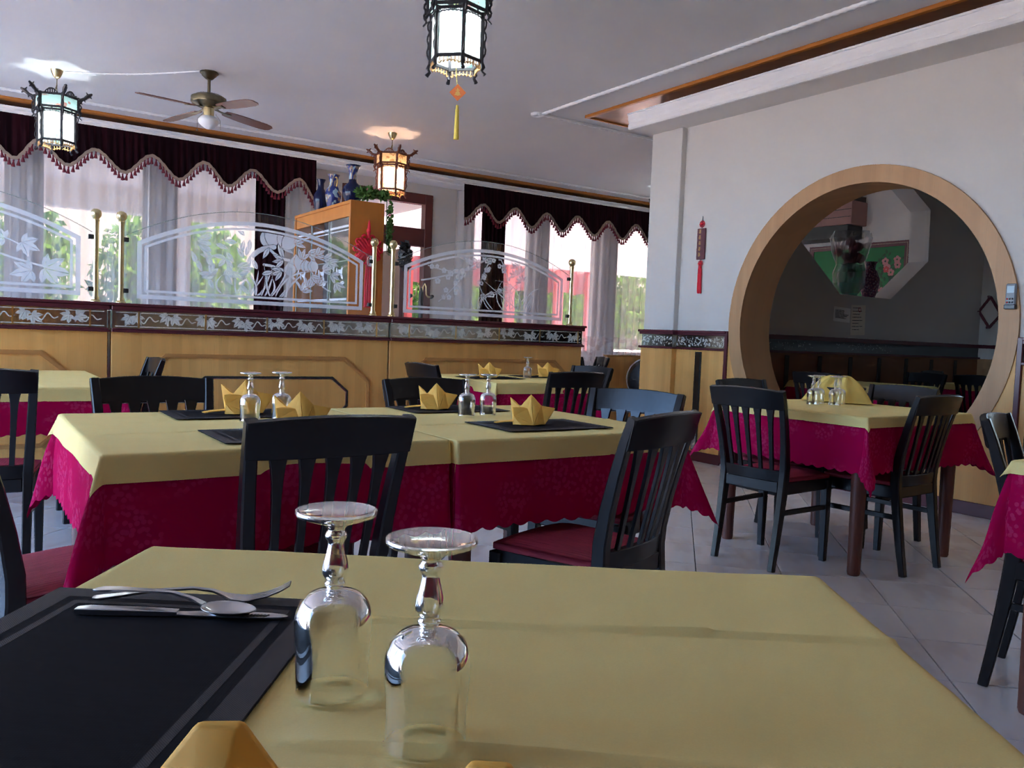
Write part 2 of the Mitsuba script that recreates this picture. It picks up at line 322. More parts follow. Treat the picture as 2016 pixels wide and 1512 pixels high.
# white cornice along the soffit: stepped profile swept along y
prof = Polygon([(0, 0), (0, .146), (-.045, .146), (-.045, .132), (-.036, .128), (-.030, .085), (-.020, .060), (-.020, .050), (-.028, .045), (-.028, .012), (-.02, .0)])
co = trimesh.creation.extrude_polygon(prof, 8.0, engine='earcut'); v = np.array(co.vertices)
put('cornice', mesh(np.stack([5.27+v[:, 0], 6.02-v[:, 2], ZS+v[:, 1]], 1), co.faces), 'white_paint', 'ceiling', label='white stepped cornice along the dropped soffit')
dent = [bx(5.27-.047, 5.27-.040, 6.0-k*.05-.03, 6.0-k*.05, ZS+.130, ZS+.141) for k in range(150)]
put('cornice_dentil', cat(dent), 'white_paint', 'ceiling', kind='stuff')
put('wood_strip', bx(5.225, 5.96, -2.0, 6.60, ZC-.012, ZC+.01), 'panel_wood', 'ceiling', label='glossy brown wooden strip on the ceiling')
put('strip_edge', cat(bar([(5.215, -2, ZC-.014), (5.215, 6.62, ZC-.014)], .04, .03, (1, 0, 0)), bar([(5.20, 6.615, ZC-.012), (6.0, 6.615, ZC-.012)], .03, .03, (0, 1, 0))), 'orange_wood', 'ceiling')
def rope(p0, p1, name='rope_moulding'):
    p0, p1 = np.array(p0, float), np.array(p1, float); L = np.linalg.norm(p1-p0); n = int(L/.02)
    s = np.linspace(0, 1, n)[:, None]
    put(name, tube(p0+(p1-p0)*s, .017+.004*np.sin(np.arange(n)*1.9), 8), 'white_paint', 'ceiling', smooth=True, label='white twisted rope moulding on the ceiling')
rope((4.83, -1.8, ZC-.008), (4.83, 6.86, ZC-.008)); rope((4.83, 6.86, ZC-.008), (6.6, 6.86, ZC-.008))
fl = []
for k in range(14):
    a = k*2*PI/14; fl.append(mv(trimesh.creation.icosphere(1, .022), 4.80+.045*math.cos(a), 6.89+.045*math.sin(a), ZC-.008))
put('corner_flower', cat(fl), 'white_paint', 'ceiling', smooth=True)
# the same along the window wall
put('wood_strip', bx(-3.1, 10.4, 10.0, 10.42, ZC-.012, ZC+.01), 'panel_wood', 'ceiling')
put('strip_edge', bar([(-3.1, 10.01, ZC-.014), (10.4, 10.01, ZC-.014)], .08, .03, (0, 1, 0)), 'orange_wood', 'ceiling')
rope((-3.1, 9.64, ZC-.008), (10.4, 9.64, ZC-.008))
prof = Polygon([(0, 0), (0, .090), (-.05, .090), (-.046, .07), (-.022, .055), (-.03, .045), (-.03, .012), (-.02, 0)])
co = trimesh.creation.extrude_polygon(prof, 13.5, engine='earcut'); v = np.array(co.vertices)
put('cornice', mesh(np.stack([10.4-v[:, 2], 10.10+v[:, 0], 3.138+v[:, 1]], 1), np.asarray(co.faces)[:, ::-1]), 'white_paint', 'ceiling')
put('soffit', bx(-3.1, 10.4, 10.09, 10.44, 3.135, 3.150), 'white_paint', 'ceiling')

# ------------------------------------------------------------------ setting: right wall with the moon gate
XW, GY, GZ, RO, RI = 5.6, 3.775, 1.246, 1.19, 1.063
thing('wall_right', 'off-white wall with a round wooden moon gate and a wood dado', None, kind='structure')
hole = Point(GY, GZ).buffer(RI+.03, 96)
put('plaster', stand_x(plate(sbox(-2.0, 0.0, 5.98, ZC-.01).difference(hole), .34), XW+.34), 'plaster', 'wall_right')
put('gate_ring', stand_x(plate(Point(GY, GZ).buffer(RO, 128).difference(Point(GY, GZ).buffer(RI, 128)), .022), XW+.001), 'gate_wood', 'wall_right', smooth=40, label='flat round wooden ring framing the moon gate')
a = np.linspace(0, 2*PI, 129)[:-1]
jv = np.concatenate([[(x, GY+r*math.cos(t), GZ+r*math.sin(t)) for t in a] for x, r in ((XW-.021, RI), (XW+.36, RI), (XW+.36, RI+.035), (XW-.0, RI+.035))])
put('gate_jamb', mesh(jv, grid_faces(4, 128, True)), 'gate_wood', 'wall_right', smooth=40)
gd = Point(GY, GZ).buffer(RO-.004, 96)
put('dado_panel', stand_x(plate(sbox(2.585, .09, 4.97, 1.10).difference(gd), .012), XW), 'light_wood', 'wall_right', label='golden veneered panel under the moon gate')
def dado_x(y0, y1, X, parent):
    put('dado_panel', rbox(X-.014, X, y0, y1, .085, 1.015, .002), 'light_wood', parent)
    put('skirting', rbox(X-.02, X, y0, y1, 0.0, .09, .003), 'burgundy_wood', parent)
    put('lower_rail', rbox(X-.032, X, y0-.012, y1+.004, 1.012, 1.032, .004), 'burgundy_wood', parent)
    put('mirror_strip', bx(X-.008, X, y0+.004, y1-.004, 1.032, 1.145), 'mirror', parent)
    put('upper_rail', cat(rbox(X-.030, X, y0-.008, y1+.004, 1.145, 1.170, .004), rbox(X-.042, X, y0-.016, y1+.004, 1.166, 1.188, .004)), 'burgundy_wood', parent)
dado_x(5.0, 5.60, XW, 'wall_right')
put('gate_trim', rbox(XW-.03, XW, 4.965, 5.0, .02, 1.188, .004), 'burgundy_wood', 'wall_right')
put('gate_trim', rbox(XW-.03, XW, 2.55, 2.585, .02, 1.188, .004), 'burgundy_wood', 'wall_right')
dado_x(-2.0, 2.55, XW, 'wall_right')
for y in (5.305, 2.47, 1.7, .9):
    put('slat_frame', rbox(XW-.024, XW-.012, y-.038, y+.038, .10, .995, .003), 'black_metal', 'wall_right')
    k = 'wall_right__slat_frame'
    put('mirror_slat', bx(XW-.029, XW-.022, y-.029, y+.029, .11, .985), 'mirror', 'wall_right')
def burr(cx, cz, w, h, seed, dens=.0035):          # etched all-over floral crumbs of the wall's mirror strip
    g = np.random.default_rng(seed); ps = []
    for k in range(int(w/dens)):
        x, z = cx+g.random()*w, cz+.012+g.random()*(h-.024); r = .005+.006*g.random()
        ps.append(affinity.rotate(affinity.scale(Point(x, z).buffer(r, 3), 1, .5), g.random()*180))
    return unary_union(ps)
put('etched_flowers', stand_x(plate(burr(5.02, 1.032, .57, .11, 3), .0006), XW-.0082), 'etched_mirror', 'wall_right', kind='stuff')
put('skirting', rbox(XW-.02, XW, 2.585, 4.965, 0, .09, .003), 'burgundy_wood', 'wall_right')
XP = 5.54
thing('wall_pillar', 'off-white end pillar of the wall with a wood dado', None, kind='structure')
put('plaster', rbox(XP, 5.97, 5.60, 6.0, 0, ZS, .006), 'plaster', 'wall_pillar')
put('dado_panel', cat(rbox(XP-.014, XP+.06, 5.588, 6.012, .085, 1.015, .002)), 'light_wood', 'wall_pillar')
put('skirting', rbox(XP-.02, XP+.06, 5.58, 6.018, 0, .09, .003), 'burgundy_wood', 'wall_pillar')
put('lower_rail', rbox(XP-.034, XP+.06, 5.568, 6.03, 1.012, 1.032, .004), 'burgundy_wood', 'wall_pillar')
put('mirror_strip', bx(XP-.008, XP+.05, 5.592, 6.006, 1.032, 1.145), 'mirror', 'wall_pillar')
put('upper_rail', cat(rbox(XP-.030, XP+.06, 5.572, 6.026, 1.145, 1.170, .004), rbox(XP-.042, XP+.06, 5.56, 6.036, 1.166, 1.188, .004)), 'burgundy_wood', 'wall_pillar')
put('etched_flowers', stand_x(plate(burr(5.60, 1.032, .40, .11, 4), .0006), XP-.0082), 'etched_mirror', 'wall_pillar', kind='stuff')

# ------------------------------------------------------------------ setting: window wall, left wall, front wall
YB = 10.45
W1 = [(-2.35, -1.05), (-.80, .458), (.728, 1.838), (2.117, 3.30)]
W2 = [(6.25, 7.365), (7.587, 8.675), (8.977, 10.05)]
op = [sbox(x0, .82, x1, 3.0) for x0, x1 in W1+W2] + [sbox(4.20, 0, 5.54, 3.0)]
thing('wall_back', 'off-white window wall behind the curtains', None, kind='structure')
put('plaster', stand_y(plate(sbox(-3.2, 0, 10.7, ZC).difference(unary_union(op)), .30), YB+.30), 'plaster', 'wall_back')
def piers(x0, x1): put('pier', bx(x0, x1, YB-.03, YB-.001, .82, 3.0), 'pier_grey', 'wall_back', label='grey pier between windows')
for x0, x1 in ((.458, .728), (1.838, 2.117), (-1.05, -.80), (7.365, 7.587), (8.675, 8.977)): piers(x0, x1)
for n, (x0, x1) in enumerate(W1+W2):
    w = thing(f'window_{n+1}', 'tall glazed window behind sheer curtains', None, kind='structure')
    y = YB+.08
    put('frame', cat(rbox(x0, x0+.05, y, y+.06, .82, 3.0), rbox(x1-.05, x1, y, y+.06, .82, 3.0), rbox(x0+.05, x1-.05, y, y+.06, .82, .88), rbox(x0+.05, x1-.05, y, y+.06, 2.94, 3.0)), 'pier_grey', w)
    put('pane', stand_y(plate(sbox(x0+.05, .88, x1-.05, 2.94), .004), y+.03) if 0 else mesh([(x0+.05, y+.03, .88), (x1-.05, y+.03, .88), (x1-.05, y+.03, 2.94), (x0+.05, y+.03, 2.94)], [[0, 1, 2], [0, 2, 3]]), 'pane_glass', w)
d = thing('door_1', 'dark brown glazed door with a transom light above it', None, kind='structure')
y = YB-.03
put('frame', cat(rbox(5.42, 5.54, y, y+.12, 0, 3.0), rbox(4.20, 4.30, y, y+.12, 0, 3.0), rbox(4.30, 5.42, y, y+.12, 2.86, 3.0), rbox(4.30, 5.42, y, y+.12, 2.275, 2.52)), 'door_wood', d)
put('transom_pane', mesh([(4.30, y+.06, 2.52), (5.42, y+.06, 2.52), (5.42, y+.06, 2.86), (4.30, y+.06, 2.86)], [[0, 1, 2], [0, 2, 3]]), 'pane_glass', d)
put('leaf', cat(rbox(5.15, 5.22, y+.2, y+.9, .05, 2.24), rbox(5.15, 5.20, y+.28, y+.34, .05, 2.24)), 'door_wood', d, label='door leaf swung open outwards')
def opening_wall(name, label, X0, X1, ys, z0, z1, y0, y1):
    thing(name, label, None, kind='structure')
    m = trimesh.creation.extrude_polygon(sbox(y0, 0, y1, ZC).difference(unary_union([sbox(a, z0, b, z1) for a, b in ys])), X1-X0, engine='earcut')
    v = np.array(m.vertices); put('plaster', mesh(np.stack([X0+v[:, 2], v[:, 0], v[:, 1]], 1), m.faces), 'plaster', name)
WL = [(1.6, 3.7), (3.8, 5.9), (6.0, 8.1), (8.2, 10.3)]
opening_wall('wall_left', 'off-white wall with tall windows on the left of the room', -3.2, -3.0, WL, .12, 3.2, -2.2, 10.75)
for n, (a, b) in enumerate(WL):
    w = thing(f'window_{n+8}', 'tall window in the left wall', None, kind='structure')
    put('frame', cat(bx(-3.12, -3.05, a, a+.05, .12, 3.2), bx(-3.12, -3.05, b-.05, b, .12, 3.2), bx(-3.12, -3.05, a+.05, b-.05, .12, .18), bx(-3.12, -3.05, a+.05, b-.05, 3.14, 3.2)), 'pier_grey', w)
    put('pane', mesh([(-3.08, a+.05, .18), (-3.08, b-.05, .18), (-3.08, b-.05, 3.14), (-3.08, a+.05, 3.14)], [[0, 1, 2], [0, 2, 3]]), 'pane_glass', w)
thing('wall_front', 'off-white wall behind the viewer', None, kind='structure')
put('plaster', bx(-3.2, 10.7, -2.2, -2.0, 0, ZC), 'plaster', 'wall_front')
for i, (m_, z_) in enumerate((('burgundy_wood', 2.6), ('gate_wood', 2.3), ('door_wood', 2.4), ('cabinet_wood', 2.2), ('door_wood', 2.6), ('gate_wood', 2.3), ('burgundy_wood', 2.5), ('door_wood', 2.3))):
    put('added_reflection_panel', rbox(-2.9+1.06*i, -1.90+1.06*i, -2.0, -1.97, .09, z_, .004), m_, 'wall_front')  # unseen panels, added to darken and vary the mirror band reflections

# ------------------------------------------------------------------ setting: second room seen through the gate
YR, XR = 5.3, 10.45
thing('wall_inner_back', 'dim off-white wall with an octagonal opening and a wood dado', None, kind='structure')
octo = Polygon([(7.62, 1.64), (8.53, 1.64), (9.22, 2.11), (9.20, 2.69), (8.55, 3.02), (7.6, 3.02), (6.95, 2.69), (6.95, 2.11)])
put('plaster', stand_y(plate(sbox(5.94, 0, XR+.05, ZC).difference(octo), .24), YR+.24), 'plaster', 'wall_inner_back')
put('dado_panel', bx(5.95, XR, YR-.014, YR, .09, 1.015), 'shaded_veneer', 'wall_inner_back')
put('lower_rail', bx(5.95, XR, YR-.034, YR, 1.012, 1.035), 'burgundy_wood', 'wall_inner_back')
put('mirror_strip', bx(5.95, XR, YR-.008, YR, 1.035, 1.145), 'dim_reflection_mirror', 'wall_inner_back')
put('upper_rail', bx(5.95, XR, YR-.042, YR, 1.145, 1.188), 'burgundy_wood', 'wall_inner_back')
for k in range(8): put('slat', rbox(6.25+k*.52, 6.31+k*.52, YR-.026, YR-.012, .1, .99), 'black_metal', 'wall_inner_back')
put('etched_flowers', stand_y(plate(burr(6.0, 1.035, 1.2, .11, 8, .02).union(burr(7.6, 1.035, 1.0, .11, 9, .02)), .0006), YR-.0082), 'etched_mirror', 'wall_inner_back', kind='stuff')
thing('wall_far_right', 'off-white far right wall of the hall', None, kind='structure')
put('plaster', bx(XR, XR+.15, -2.2, 10.75, 0, ZC), 'plaster', 'wall_far_right')
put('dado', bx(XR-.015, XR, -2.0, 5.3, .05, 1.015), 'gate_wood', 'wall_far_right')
put('rail', bx(XR-.04, XR, -2.0, 5.3, 1.145, 1.188), 'burgundy_wood', 'wall_far_right')

# ------------------------------------------------------------------ outside
thing('ground_outside', 'pale terrace paving outside the windows', None, kind='structure')
put('paving', bx(-40, 60, -40, 70, -.4, -.16), 'terrace', 'ground_outside')
k = thing('veranda', 'pale veranda roof with beams outside the windows', 'veranda')
put('roof', bx(-3.3, 5.9, 10.8, 13.2, 2.98, 3.1), 'veranda_paint', k)
put('beam', bx(-3.3, 4.1, 13.0, 13.25, 2.62, 2.98), 'veranda_paint', k)
for x in (-3.0, 2.75): put('post', rbox(x-.12, x+.12, 13.0, 13.24, -.16, 2.62), 'veranda_paint', k)
k = thing('red_gate', 'red painted frame with rails outside the door', 'gate')
for x in (5.05, 6.05): put('post', rbox(x, x+.13, 12.4, 12.53, -.16, 2.45), 'red_paint', k)
for z in (.5, 1.15, 1.7, 2.3): put('rail', rbox(5.18, 6.05, 12.42, 12.48, z, z+.05), 'red_paint', k)
k = thing('awning', 'red and pink striped awning outside the right windows', 'awning')
aw = []
put('cloth', mesh([(6.0, 10.78, 3.2), (14, 10.78, 3.2), (14, 14.4, 2.55), (6.0, 14.4, 2.55)], [[0, 1, 2], [0, 2, 3]]), 'canvas_pale', k, label='pale canvas roof')
put('valance', mesh([(q, 14.4+.04*math.sin(q*9), 2.55) for q in np.linspace(6.6, 11.6, 81)]+[(q, 14.42+.05*math.sin(q*9), 2.02+.05*abs(math.sin(q*4.2))) for q in np.linspace(6.6, 11.6, 81)], grid_faces(2, 81)), 'awning_cloth', k)
for x in (7.0, 9.35, 10.6, 11.45): put('post', rbox(x, x+.20, 14.25, 14.36, -.16, 2.5), 'red_paint', k)
k = thing('low_garden_wall', 'low red balustrade wall on the terrace outside', 'wall')
put('coping', rbox(6.3, 16, 15.4, 15.6, .75, .85), 'veranda_paint', k)
for i in range(24): put('baluster', rbox(6.4+i*.4, 6.55+i*.4, 15.45, 15.55, -.16, .75), 'red_paint', k)
thing('wall_garden', 'brownish garden wall behind the trees outside', None, kind='structure')
put('render', bx(-16, 30, 22.5, 22.8, -.16, 5.2), 'garden_render', 'wall_garden')
spots = [(-3.2, 17.0, 1.5, 'leafy green tree outside the leftmost window'), (.3, 16.6, 1.5, 'bright green bushy tree outside behind the left glass screen'), (3.5, 17.2, 1.5, 'green tree outside behind the middle glass screen'),
         (6.9, 18.2, 1.6, 'green tree outside seen through the door'), (10.5, 18.4, 1.6, 'yellow-green tree outside behind the right glass screen'),
         (14.0, 19.6, 1.7, 'green tree outside seen behind the rightmost curtain'), (17.8, 20.5, 1.8, 'dark green tree outside past the awning')]
for i, (x, y, r, lab) in enumerate(spots):
    k = thing('garden_tree', lab, 'tree', 'trees outside the windows')
    put('crown', leaf_cloud(5200, (x, y, 1.0+r*.55), (r, r, r*1.05), .10, 20+i), 'tree_leaf', k, kind='stuff')
    put('trunk', tube([(x, y, -.16), (x+.06, y, .7), (x, y, 1.5+r*.5)], [.12, .09, .05], 8), 'bark', k)

# ------------------------------------------------------------------ curtains
def sheer(name, label, x0, x1, y, z0, z1, seed):
    n = int((x1-x0)/.018); x = np.linspace(x0, x1, n)
    ph = np.cumsum(.55+.5*meshkit.noise(np.stack([x*3.1, x*0+seed, x*0], 1)))
    amp = .020+.022*meshkit.noise(np.stack([x*1.7, x*0, x*0+seed], 1))
    zz = np.linspace(z0, z1, 5); vs, uv = [], []
    for q in zz:
        yy = y+amp*np.sin(ph)+.008*np.sin(ph*.37+q)
        vs.append(np.stack([x, yy, x*0+q], 1)); uv.append(np.stack([(.5+.5*np.sin(ph))**1, x*0+q], 1))
    return put(name, mesh(np.concatenate(vs), grid_faces(5, n)), 'sheer', None, smooth=True, uv=np.concatenate(uv), label=label, cat='curtain')
sheer('sheer_curtain', 'white sheer curtain with leaf motifs and a lace hem, left of the cabinet', -2.7, 3.72, 10.30, .06, 3.1, 2)
sheer('sheer_curtain', 'white sheer curtain with a lace hem behind the right glass screen', 5.86, 10.2, 10.30, .06, 3.1, 5)
def drape(label, x0, x1):
    n = 40; x = np.linspace(x0, x1, n); zz = np.linspace(.05, 3.1, 4)
    vs = [np.stack([x, 10.20+.02*np.sin(x*90), x*0+q], 1) for q in zz]
    put('velvet_drape', mesh(np.concatenate(vs), grid_faces(4, n)), 'velvet', None, smooth=True, label=label, cat='curtain', group='dark velvet side drapes')
drape('narrow dark burgundy velvet drape hanging beside the wooden cabinet', 2.99, 3.37)
drape('narrow dark burgundy velvet drape right of the door', 6.23, 6.61)
tassel = mikit.ply(lathe([(.0, .0), (.007, -.003), (.010, -.012), (.006, -.019), (.014, -.048), (.020, -.074), (.0, -.076)], 8), 'tassel_red', smooth=40)
def valance(label, pts, x0, x1):
    k = thing('velvet_valance', label, 'valance'); px, pz = zip(*pts)
    def zb(x):
        i = int(np.clip(np.searchsorted(px, x)-1, 0, len(px)-2)); t = np.clip((x-px[i])/(px[i+1]-px[i]), 0, 1); s = t*t*(3-2*t)
        return pz[i]*(1-s)+pz[i+1]*s
    n = int((x1-x0)/.009); x = np.linspace(x0, x1, n); b = np.array([zb(q) for q in x]); vs = []
    ph = np.cumsum(.5+.4*meshkit.noise(np.stack([x*9, x*0, x*0], 1)))
    def yo(t): return 10.07-.014*np.sin(ph)*t-.02*t
    for t in (0, .25, .5, .75, 1.0): vs.append(np.stack([x, yo(t), 3.16*(1-t)+b*t], 1))
    put('cloth', mesh(np.concatenate(vs), grid_faces(5, n)), 'velvet', k, smooth=True)
    m = int((x1-x0)/.02); xx = np.linspace(x0, x1, m); bb = np.array([zb(q) for q in xx])
    put('braid_trim', bar(np.stack([xx, xx*0+10.030, bb+.012+.005*np.sin(np.arange(m)*2.1)], 1), .035, .012, (0, 0, 1)), 'trim_braid', k, smooth=50, label='beige scalloped braid along the hem')
    s, q = 0.0, x0+.01
    while q < x1:
        sl = (zb(q+.005)-zb(q-.005))/.01
        put('tassel', tassel, None, k, tw=T().translate([q, 10.030, zb(q)-.004]).rotate([0, 1, 0], float(rng.normal(0, 4)))); q += .045/math.sqrt(1+sl*sl*.7)
L0 = [(.48-.565*2*0, 2.69), (.65+.03, 2.90), (.96, 2.69), (1.19+.03, 2.89), (1.51, 2.69), (1.79, 2.91), (2.08, 2.69), (2.355, 2.92), (2.63, 2.69), (2.91, 2.91), (3.20, 2.69), (3.48, 2.88), (3.70, 2.64)]
Lm = []
for i in range(5): Lm += [(.48-.565*(i+1), 2.69), (.48-.565*(i+1)+.28, 2.9)]
Lm = sorted(Lm+L0)
valance('long dark burgundy velvet valance with tasselled scallops, left of the cabinet', Lm, -2.3, 3.70)
valance('dark burgundy velvet valance with tasselled scallops, right of the door', [(5.83, 2.66), (6.14, 2.89), (6.39, 2.67), (6.68, 2.90), (6.97, 2.66), (7.24, 2.89), (7.53, 2.66), (7.81, 2.91), (8.15, 2.66), (8.42, 2.90), (8.72, 2.66), (9.0, 2.91), (9.33, 2.66), (9.62, 2.9), (9.9, 2.66)], 5.83, 9.9)

# ------------------------------------------------------------------ etched motifs (flat shapes in x, z)
def leaf(x, y, L, W, ang):
    t = np.linspace(0, 1, 9); w = W/2*np.sin(PI*t**.8)
    p = Polygon(np.vstack([np.stack([t*L, w], 1), np.stack([t[::-1]*L, -w[::-1]], 1)])).buffer(0)
    p = p.difference(LineString([(L*.1, 0), (L*.9, 0)]).buffer(W*.035))
    return affinity.translate(affinity.rotate(p, ang, origin=(0, 0)), x, y)
def maple(x, y, L, ang):
    parts = []
    for a, s in ((0, 1.0), (42, .86), (-42, .86), (88, .62), (-88, .62)):
        base = leaf(0, 0, L*s, L*s*.42, a); j = [leaf(L*s*.45*math.cos(math.radians(a)), L*s*.45*math.sin(math.radians(a)), L*s*.33, L*.14, a+q) for q in (35, -35)]
        parts += [base]+j
    u = unary_union(parts)
    for a in (0, 42, -42): u = u.difference(LineString([(0, 0), (L*.8*math.cos(math.radians(a)), L*.8*math.sin(math.radians(a)))]).buffer(L*.012))
    return affinity.translate(affinity.rotate(u, ang, origin=(0, 0)), x, y)
def twig(pts, w): return LineString(pts).buffer(w, 4)
def curve(p0, p1, bend, n=9):
    p0, p1 = np.array(p0, float), np.array(p1, float); t = np.linspace(0, 1, n)[:, None]; d = p1-p0
    return p0+d*t+np.array([-d[1], d[0]])*bend*4*t*(1-t)
def blade(p0, p1, bend, w):
    c = curve(p0, p1, bend); d = np.gradient(c, axis=0); nn = np.stack([-d[:, 1], d[:, 0]], 1); nn /= np.linalg.norm(nn, axis=1, keepdims=True)
    ww = (w*np.sin(PI*np.linspace(.12, 1, len(c))))[:, None]
    return Polygon(np.vstack([c+nn*ww, (c-nn*ww)[::-1]])).buffer(0)
def blossom(x, y, r):
    u = unary_union([Point(x+r*.6*math.cos(a), y+r*.6*math.sin(a)).buffer(r*.45, 5) for a in np.arange(5)*2*PI/5+.3])
    return u.difference(Point(x, y).buffer(r*.26, 6).difference(Point(x, y).buffer(r*.12, 5)))
def peach(x, y, r, ang):
    p = unary_union([Point(0, 0).buffer(r, 16), Polygon([(-r*.8, r*.5), (0, r*1.32), (r*.8, r*.5)])])
    p = p.difference(LineString(curve((-r*.2, -r*.9), (r*.1, r*1.2), .18)).buffer(r*.03))
    return affinity.translate(affinity.rotate(p, ang, origin=(0, 0)), x, y)
def arch(x0, x1, zb, zs, zp, n=40):
    t = np.linspace(0, 1, n); x = x1+(x0-x1)*t
    return Polygon([(x0, zb), (x1, zb), (x1, zs)]+[(a, zs+(zp-zs)*(1-(2*b-1)**2)) for a, b in zip(x[1:-1], t[1:-1])]+[(x0, zs)])
def border(x0, x1, zb, zs, zp, w):
    o = arch(x0, x1, zb, zs, zp); i = o.buffer(-w, join_style=2); j = o.buffer(-w-.016, join_style=2); l = o.buffer(-w-.032, join_style=2)
    return unary_union([o.difference(i), j.difference(l)])
def layer(g, gap=.0028):
    u = g[0].buffer(0)
    for p in g[1:]: p = p.buffer(0); u = u.difference(p.buffer(gap, 3)).union(p)
    return u
def motif_vine(x, z):
    g = [twig(curve((x-.5, z+.33), (x+.30, z+.02), -.05), .006), twig(curve((x-.25, z+.22), (x+.1, z+.16), .08), .004), maple(x+.12, z+.17, .11, -25), maple(x+.03, z+.185, .09, 160),
         maple(x+.24, z+.02, .155, -10), maple(x+.17, z-.0, .12, 195), maple(x-.18, z-.02, .13, -80), twig(curve((x-.28, z+.2), (x-.18, z+.02), .1), .004), maple(x-.42, z+.12, .15, 200), maple(x-.6, z+.22, .16, 120), Point(x-.35, z-.02).buffer(.05)]
    return unary_union(g)
def motif_peach(x, z):
    r = np.random.default_rng(5)
    g = []
    for a in range(-40, 240, 40): g.append(leaf(x+.12, z+.30, .11+.03*r.random(), .036, a-30))
    g += [peach(x+.055, z+.325, .066, 25), peach(x+.185, z+.335, .074, -25)]
    g += [twig(curve((x-.10, z+.06), (x+.09, z+.27), .22), .017), twig(curve((x+.06, z+.25), (x+.30, z+.20), -.15), .010), twig(curve((x+.25, z+.22), (x+.52, z+.18), .10), .005), twig(curve((x+.36, z+.15), (x+.52, z-.02), -.12), .005), twig(curve((x+.02, z+.14), (x+.30, z-.02), .14), .009)]
    for cx, cz, s in ((.26, .17, .05), (.33, .15, .042), (.21, .12, .042), (.38, .155, .04)): g.append(peach(x+cx, z+cz, s, 10))
    for cx, cz, q in ((.24, .31, 20), (.34, .25, -10), (.40, .24, 30), (.46, .22, 0), (.50, .20, -20), (.45, .14, 10), (.52, .11, -30), (.56, .05, -60), (.30, -.03, 40), (.34, .00, 70), (.42, .02, 60), (.16, .18, 190), (.29, .20, 70), (.15, .10, 200), (.37, .09, -50)):
        for k in (-35, 0, 35): g.append(leaf(x+cx, z+cz, .085, .030, q+k))
    for i in range(22):
        x0 = x-.24+.02*i; g.append(blade((x0, z-.10), (x0+.10*r.normal()+.06, z+.05+.10*r.random()), .22*r.normal(), .007))
    for i in range(34):      # the leafy bush on the left
        cx, cz = x-.20+.13*r.normal(), z+.16+.11*r.normal(); g.append(leaf(cx, cz, .09, .034, 360*r.random()))
    for q in range(6): g.append(leaf(x-.34, z+.05+.05*q, .10, .04, 150+20*q-60))
    return layer(g)
def motif_plum(x, z):
    g = []; r = np.random.default_rng(9)
    for p0, p1, b, w in (((.30, .42), (-.62, .13), .05, .009), ((.05, .27), (-.55, .25), .08, .006), ((.10, .33), (-.20, .34), .10, .005), ((-.15, .19), (-.42, -.03), .04, .005), ((.22, .38), (.05, .12), -.05, .005), ((.26, .40), (.42, .05), .10, .006), ((.40, .12), (.05, .02), .06, .005)):
        c = curve((x+p0[0]*.8, z+p0[1]), (x+p1[0]*.8, z+p1[1]), b, 12); g.append(twig(c, w*.7))
        for i, q in enumerate(c[1:-1]):
            if r.random() < .85: g.append(blossom(q[0]+.020*r.normal(), q[1]+.018*r.normal(), .017+.009*r.random()))
    for i in range(26):
        x0 = x+.22+.012*i; g.append(blade((x0, z-.10), (x0+.17*r.normal(), z+.06+.15*r.random()), .16*r.normal(), .0045))
    for i in range(5): g.append(blade((x+.05, z-.09), (x-.12+.1*i, z+.02+.01*i), .3, .004))
    for cx, cz in ((.46, .30), (.50, .25), (.44, .22), (.52, .18)):
        for k in range(5): g.append(leaf(x+cx*.9, z+cz, .07, .02, 50+35*k))
    return layer(g)
def motif_grape(x0, x1, z0, z1, seed):
    r = np.random.default_rng(seed); g = [sbox(x0, z1-.012, x1, z1-.006), sbox(x0, z0+.008, x1, z0+.014)]; x = x0+.05; c = (z0+z1)/2
    while x < x1-.10:
        g.append(maple(x+.035, c+.02+.008*r.normal(), .068, 200+50*r.random())); g.append(maple(x+.07, c+.02+.008*r.normal(), .072, -70+60*r.random()))
        t = np.linspace(0, 1, 22); g.append(LineString(np.stack([x+.06+.15*t, c+.024*np.sin(t*12)*np.sin(PI*t)], 1)).buffer(.0035))
        for k in range(5): g.append(Point(x+.02+.018*r.random(), c-.03+.02*r.random()).buffer(.006, 4))
        x += .22+.03*r.random()
    return unary_union([p.buffer(0) for p in g]).intersection(sbox(x0, z0, x1, z1))

